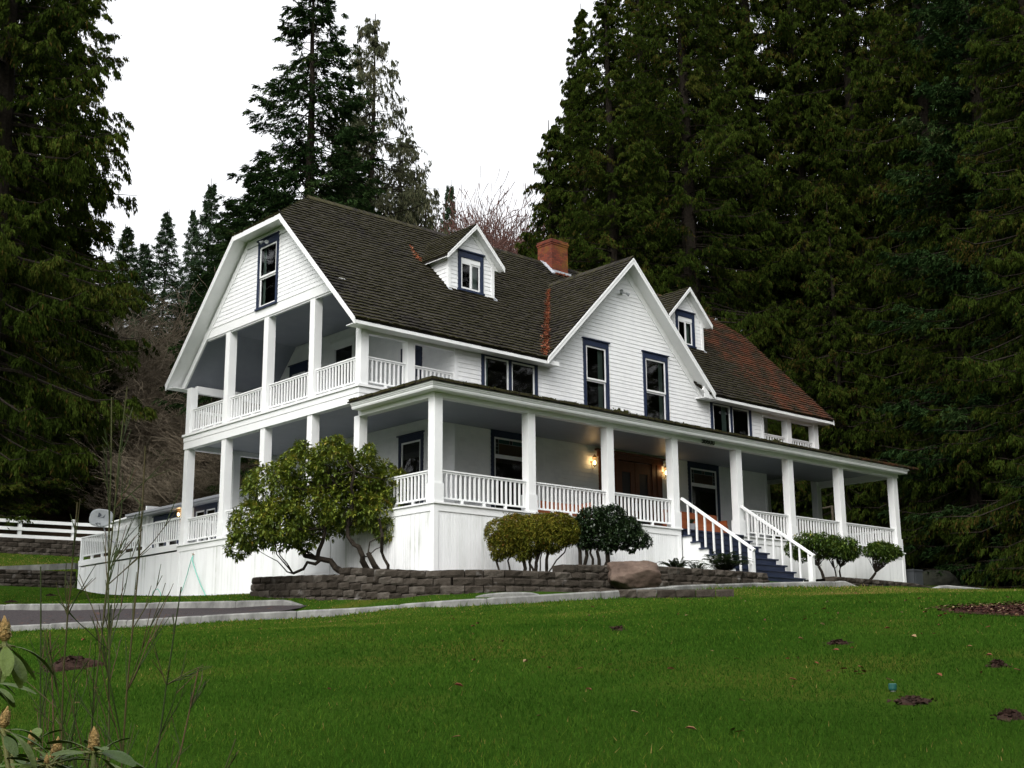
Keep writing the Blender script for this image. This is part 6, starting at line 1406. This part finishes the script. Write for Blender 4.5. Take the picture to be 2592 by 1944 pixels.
# ferns
def fern(loc, s, nf, label, seed):
    rg = np.random.default_rng(seed); VV = []; TT = []
    for k in range(nf):
        a = rg.uniform(0, 6.28); L_ = s * rg.uniform(.7, 1.1); el_ = rg.uniform(.75, 1.35); o = np.array([math.cos(a), math.sin(a), 0]); lat = np.array([-o[1], o[0], 0]); n = 26
        t = np.linspace(.08, 1, n)[:, None]; P = np.array(loc) + o * t * L_ * math.cos(el_) * 1.2 + np.array([0, 0, 1.]) * (t * math.sin(el_) - t ** 2.6 * .45) * L_
        w_ = (.085 * np.sin(np.pi * np.clip(t[:, 0] * .9 + .08, 0, 1)) + .01) * s / .7
        for sg in (-1, 1):
            D = lat * sg + o * .45 + np.array([0, 0, .1]) + rg.normal(size=(n, 3)) * .08; v, _ = leaves(P, D, w_, np.full(n, .013), rg, roll=.3); VV.append(v); TT.append(np.clip(rg.normal(size=n) * .15 + .4 + rg.normal() * .15, 0, 1))
    V = np.concatenate(VV); np_mesh('fern', V, np.arange(len(V)).reshape(-1, 4), FERNM, None, tint=np.concatenate(TT), loc=loc, local=False, label=label, category='fern', group='ferns behind the block wall')
fern((6.6, -2.2, -1.6), .75, 30, 'smaller pale fern behind the block wall, just right of the boulder', 81)
fern((7.3, -2.3, -1.6), .6, 18, 'low fern between the pale fern and the big fern', 83)
fern((8.35, -2.35, -1.6), 1.15, 80, 'big dense sword fern beside the left handrail of the steps', 82)

# ------------------------------------------------------------------ lawn grass
rg = np.random.default_rng(91)
n = 560000
s = 6.2 + (36.5 - 6.2) * rg.uniform(size=n) ** 1.25; t = rg.uniform(-1, 1, n) * (.43 * s + 1.6)
ok = in_lawn(s, t) | (rg.uniform(size=n) < .0); x, y = XY(s, t)
sp, tp = ST(BACK[:, 0], BACK[:, 1])
# strips of grass on the uphill side of the path
m_ = 90000; xs = rg.uniform(-14, 4.5, m_); ys = rg.uniform(-3.5, 31, m_); s2, t2 = ST(xs, ys)
ob = np.argsort(tp); sb = np.interp(t2, tp[ob], sp[ob]); okb = np.where(t2 < tp.max(), s2 > sb + .25, s2 > np.interp(t2, CT, CS) + .27)
WL = np.array(WALL)
okb &= (xs < -.04) & (((ys > 5.6) & (ys < 21.0)) | ((ys <= 5.6) & (xs < np.interp(ys, WL[::-1][:, 1][WL[::-1][:, 1].argsort()], WL[::-1][:, 0][WL[::-1][:, 1].argsort()]) - .05)))
x = np.r_[x[ok], xs[okb]]; y = np.r_[y[ok], ys[okb]]
# mown bank between the two block walls
m_ = 40000; xs = rg.uniform(-11, 5, m_); ys = rg.uniform(22.6, 29.6, m_); okc = ys > 23.6 + np.clip(-xs - 1, 0, 9) * .12
x = np.r_[x, xs[okc]]; y = np.r_[y, ys[okc]]
ms_, mt_ = ST(x, y); ms0, mt0 = ST(-.7, -17.6); md = np.hypot((ms_ - ms0) / 2.34, (mt_ - mt0) / 3.1); keep = md > .95
for mx_, my_, r_, h_, _l in moles: keep &= np.hypot(x - mx_, y - my_) > r_ * .95
x = x[keep]; y = y[keep]; s, t = ST(x, y); z = gz(x, y); n = len(x)
clump = (np.sin(x * 2.1 + 3 * np.sin(y * .7)) * np.cos(y * 1.7 + 2 * np.sin(x * .9)) + np.sin(x * .6 + 1) * np.sin(y * .5 + 2)) * .5
h = rg.uniform(.016, .042, n) * (1 + .35 * clump) * np.where(rg.uniform(size=n) < .02, 1.7, 1); wd = np.maximum(.0026, .00034 * s) * rg.uniform(.8, 1.5, n)
edge = np.abs(s - np.interp(t, CT, CS)) < .35; h = np.where(edge, h * rg.uniform(1.2, 2.8, n), h)
a = rg.uniform(0, 6.283, n); ln_ = rg.normal(size=(n, 2)) * .5
V = np.empty((n, 3, 3)); V[:, 0] = np.stack([x - np.cos(a) * wd, y - np.sin(a) * wd, z - .005], 1); V[:, 1] = np.stack([x + np.cos(a) * wd, y + np.sin(a) * wd, z - .005], 1); V[:, 2] = np.stack([x + ln_[:, 0] * h, y + ln_[:, 1] * h, z + h], 1)
pn = np.sin(x * .31 + 1.3) * np.sin(y * .27 + .6) * .5 + np.sin(x * 1.3 + y * .9) * .18 + np.sin(x * .8 - y * 1.9 + 1) * .12
yel = smooth(20, 29, s) * .30
fine_ = np.sin(x * 3.1 + 2.2 * np.sin(y * 1.3)) * np.sin(y * 2.7 + 1.9 * np.sin(x * 1.1)); worn = np.exp(-(((x + 7.3) / 1.6) ** 2 + ((y + 6.9) / .9) ** 2)) + np.exp(-(((x - 7.0) / 3.2) ** 2 + ((y + 7.2) / 1.0) ** 2)) + .6 * np.exp(-(((x + 3) / 2.5) ** 2 + ((y + 8.2) / 1.2) ** 2))
T = np.clip(.36 + .26 * pn + .07 * fine_ + yel + .40 * worn * rg.uniform(.2, 1, n) + rg.normal(size=n) * .17 + (rg.uniform(size=n) < .022) * .45, 0, 1)
np_mesh('lawn_grass', V.reshape(-1, 3), np.arange(n * 3).reshape(n, 3), GRASSM, None, tint=T, loc=(-8, -8, -3), local=False, kind='stuff', label='short green mown grass of the lawn', category='grass')
# fallen leaves
mb = MB(); rg = np.random.default_rng(92)
for k in range(150):
    if k < 110: s = rg.uniform(9, 33); t = rg.uniform(-.05, .40) * s if k < 75 else rg.uniform(-.4, .4) * s
    else: s = rg.uniform(12, 20); t = rg.uniform(.2, .38) * s
    if not in_lawn(s, t): continue
    x, y = XY(s, t); z = g1(x, y) + .035; L_ = rg.uniform(.022, .048); a = rg.uniform(0, 6.28); o = np.array([math.cos(a), math.sin(a), rg.uniform(-.3, .3)]); l = np.array([-o[1], o[0], rg.uniform(-.4, .4)]) * rg.uniform(.3, .55); p = np.array([x, y, z]); up_ = np.array([0, 0, L_ * rg.uniform(.1, .5)])
    P = [p - o * L_, p - o * L_ * .3 + l * L_ + up_, p + o * L_ * .5 + l * L_ * .7 + up_, p + o * L_, p + o * L_ * .4 - l * L_ + up_, p - o * L_ * .4 - l * L_ * .9 + up_]; tt = rg.uniform(0, 1)
    mb.add(P, [(0, 1, 2, 3), (0, 3, 4, 5)], tt)
for k in range(60):    # leaves and twigs on the path
    q = rg.integers(5, 80); f_ = rg.uniform(.1, .9); p = rows[q * 7 + int(f_ * 6)]; L_ = rg.uniform(.02, .05); a = rg.uniform(0, 6.28); o = np.array([math.cos(a), math.sin(a), 0]) * L_; l = np.array([-o[1], o[0], .01]) * .5; mb.add([p + (0, 0, .01) - o, p + (0, 0, .012) + l, p + (0, 0, .015) + o, p + (0, 0, .012) - l], [(0, 1, 2, 3)], rg.uniform(0, 1))
DEAD = tint_mat('fallen_leaf', [(0, (.06, .018, .009)), (.4, (.13, .040, .018)), (.75, (.19, .10, .05)), (1, (.30, .23, .12))], .8, .2)
mb.build('fallen_leaves', DEAD, None, attr='tint', loc=(-8, -10, -3.5), label='brown fallen leaves scattered over the lawn and path', category='leaves', kind='stuff')

# ------------------------------------------------------------------ foreground plants
def broom(loc, label, stems, seed):
    rg = np.random.default_rng(seed); t = thing('broom_plant', loc, label, 'plant'); segs = []
    for (dx, dy, L_, brown) in stems:
        p = np.array(loc, float) + (rg.normal() * .02, rg.normal() * .02, 0); d = np.array([dx, dy, 1.0]); d /= np.linalg.norm(d); pts = [p]; n = 12
        for i in range(n): d = d + rg.normal(size=3) * .025 + np.array([0, 0, .01]); d /= np.linalg.norm(d); p = p + d * L_ / n; pts.append(p)
        segs.append((pts, .0036))
        for k in range(20):
            i = rg.integers(2, n); q = pts[i]; dd = d + rg.normal(size=3) * .30; dd[2] = abs(dd[2]); dd /= np.linalg.norm(dd); l = L_ * rg.uniform(.12, .34) * (1.15 - i / n); pp = [q]; e = q
            for j in range(5): dd = dd + rg.normal(size=3) * .05 + np.array([0, 0, .035]); dd /= np.linalg.norm(dd); e = e + dd * l / 5; pp.append(e)
            segs.append((pp, .0017))
            for w_ in range(2):
                j = rg.integers(1, 5); e = pp[j]; d3 = dd + rg.normal(size=3) * .25; d3 /= np.linalg.norm(d3); segs.append(([e, e + d3 * l * .2, e + d3 * l * .38], .0014))
    BR = noise_mat('broom_stem', [(.2, (.020, .030, .007)), (.5, (.034, .050, .012)), (.8, (.085, .050, .026))], 2.5, 4, .7, .2, island=.6)
    mb = MB()
    for pts, r in segs: mb.tube([tuple(p) for p in pts], [r * (1 - .5 * i / (len(pts) - 1)) for i in range(len(pts))], 5, cap=False)
    mb.build('stems', BR, t, smooth=True)
x, y = at_px(290, 3.6); broom((x, y, g1(x, y) - .02), 'tall thin leaning broom stems, left clump in the foreground', [(-.08, .07, 2.05, 1), (-.02, .02, 1.7, 0), (-.14, .12, 1.55, 0), (.10, -.10, 1.3, 0), (.02, .0, 1.5, 0), (-.16, .14, 1.1, 0)], 95)
x, y = at_px(365, 3.5); broom((x, y, g1(x, y) - .02), 'tall thin upright broom stems, right clump in the foreground', [(-.03, .025, 2.0, 1), (.01, -.01, 1.85, 0), (.08, -.07, 1.5, 0), (-.12, .11, 1.4, 0), (.13, -.11, 1.15, 0)], 96)
# rhododendron in the bottom left corner
BIGLEAF = noise_mat('large_rhododendron_leaf', [(.3, (.022, .042, .006)), (.7, (.060, .088, .012))], 16, 6, .55, .22, .35, 60, island=.5)
BUD = noise_mat('flower_bud', [(.25, (.10, .10, .03)), (.5, (.24, .15, .045)), (.8, (.36, .24, .09))], 60, 5, .6, .3, .6, 220, island=.35); STEMG = noise_mat('young_stem', [(.3, (.06, .08, .02)), (.7, (.12, .11, .03))], 8, 3, .6, .3)
def pix(u, v, d):
    fwd = np.array(_f); r3 = np.array(_r); u3 = np.array(_u); return CAM + fwd * d + r3 * (u - 1296) / FPX * d - u3 * (v - 972) / FPX * d
fr0 = pix(150, 2100, 2.3); fg = thing('rhododendron_plant', (fr0[0], fr0[1], g1(fr0[0], fr0[1])), 'young rhododendron with fat tan buds and large leaves in the bottom left corner', 'plant')
rg = np.random.default_rng(97); lm = MB(); sm_ = MB()
def bigleaf(p, d, L_, w_, curl=.25, up=(0, 0, 1)):
    d = np.array(d, float); d /= np.linalg.norm(d); s_ = np.cross(d, up); s_ /= np.linalg.norm(s_) + 1e-9; u_ = np.cross(s_, d); n = 9; vs = []
    tw = rg.uniform(-.5, .5); s_, u_ = s_ * math.cos(tw) + u_ * math.sin(tw), u_ * math.cos(tw) - s_ * math.sin(tw)
    for i in range(n):
        t_ = i / (n - 1); c = p + d * L_ * t_ - u_ * curl * L_ * t_ ** 2; w2 = w_ * (max(0, math.sin(math.pi * min(1, (t_ * .92 + .02)) ** 1.15)) ** .75 if t_ > .1 else .06 + t_); w2 = max(w2, .002)
        for k, (q, hgt) in enumerate(((-1, .10), (-.5, .16), (0, 0), (.5, .16), (1, .10))): vs.append(c + s_ * w2 * q + u_ * w2 * (hgt * 1.6 + rg.normal() * .02 * (abs(q) == 1)))
    lm.add(vs, [(i * 5 + k, i * 5 + k + 1, (i + 1) * 5 + k + 1, (i + 1) * 5 + k) for i in range(n - 1) for k in range(4)])
buds = [(238, 1895, 2.25, .034, 1), (140, 1920, 2.3, .034, 1), (12, 1618, 2.1, .034, 1), (8, 1838, 2.2, .030, 1), (80, 1882, 2.6, .024, 0), (25, 1905, 2.5, .016, 0), (118, 1932, 2.2, .015, 0), (92, 1940, 2.3, .014, 0), (-30, 1720, 2.3, .03, 0)]
for (u, v, d, hb, big) in buds:
    p = pix(u, v, d); ax = np.array([rg.normal() * .08, rg.normal() * .08, 1.]); ax /= np.linalg.norm(ax)
    b = MB(); w_ = hb * .29
    b.lathe(p, [(w_ * .35, -hb * .12), (w_ * .85, hb * .05), (w_, hb * .35), (w_ * .82, hb * .62), (w_ * .45, hb * .86), (w_ * .08, hb * 1.12)], 12, axis=ax)
    for k in range(20 if big else 7):      # overlapping bud scales
        a = k * 2.4; zz = hb * (.02 + .035 * k); a3 = Vector(ax); q1 = a3.orthogonal().normalized(); q2 = a3.cross(q1); o = q1 * math.cos(a) + q2 * math.sin(a); l_ = a3.cross(o); rr = w_ * (1.06 if zz < hb * .5 else 1.2 * (1 - zz / hb) + .35); c = Vector(p) + a3 * zz
        b.add([c + o * rr - l_ * w_ * .45, c + o * rr * 1.04, c + o * rr + l_ * w_ * .45, c + o * rr * .86 + a3 * hb * .34], [(0, 1, 3), (1, 2, 3)])
    b.build('flower_bud', BUD, fg, smooth=False)
    root = p - np.array([0, 0, .30]) + rg.normal(size=3) * .05; sm_.tube([tuple(root - np.array([0, 0, .35])), tuple(root), tuple((p + root) / 2 + rg.normal(size=3) * .008), tuple(p - ax * hb * .1)], [.007, .006, .005, .004], 7)
    for k in range(9 if big else 6):
        a = k * 2.4 + rg.uniform(0, .5); el_ = (rg.uniform(-.35, .35) if k % 3 else rg.uniform(.1, .7)) - (.55 if u < 30 else 0); o = np.array([math.cos(a) * math.cos(el_), math.sin(a) * math.cos(el_), math.sin(el_)]); st_ = p - ax * hb * rg.uniform(.12, .35)
        L_ = rg.uniform(.052, .082) * (1 if big else .75); sm_.tube([tuple(st_), tuple(st_ + o * .018)], [.0022, .0016], 5); bigleaf(st_ + o * .016, o, L_, L_ * .17, rg.uniform(.05, .45))
for _ in range(26):
    p = pix(rg.uniform(-80, 330), rg.uniform(1930, 2080), rg.uniform(2.1, 2.7)); a = rg.uniform(0, 6.28); bigleaf(p, (math.cos(a), math.sin(a), rg.uniform(-.4, .4)), rg.uniform(.06, .09), rg.uniform(.010, .015), .2)
for _ in range(9):
    p = pix(rg.uniform(-90, 10), rg.uniform(1640, 1900), rg.uniform(2.1, 2.5)); bigleaf(p, (RT[0] * .6 + rg.normal() * .3, RT[1] * .6 + rg.normal() * .3, rg.uniform(-.9, .1)), rg.uniform(.055, .085), rg.uniform(.011, .015), .2)
lm.build('leaves', BIGLEAF, fg, smooth=True); sm_.build('stems', STEMG, fg, smooth=True)
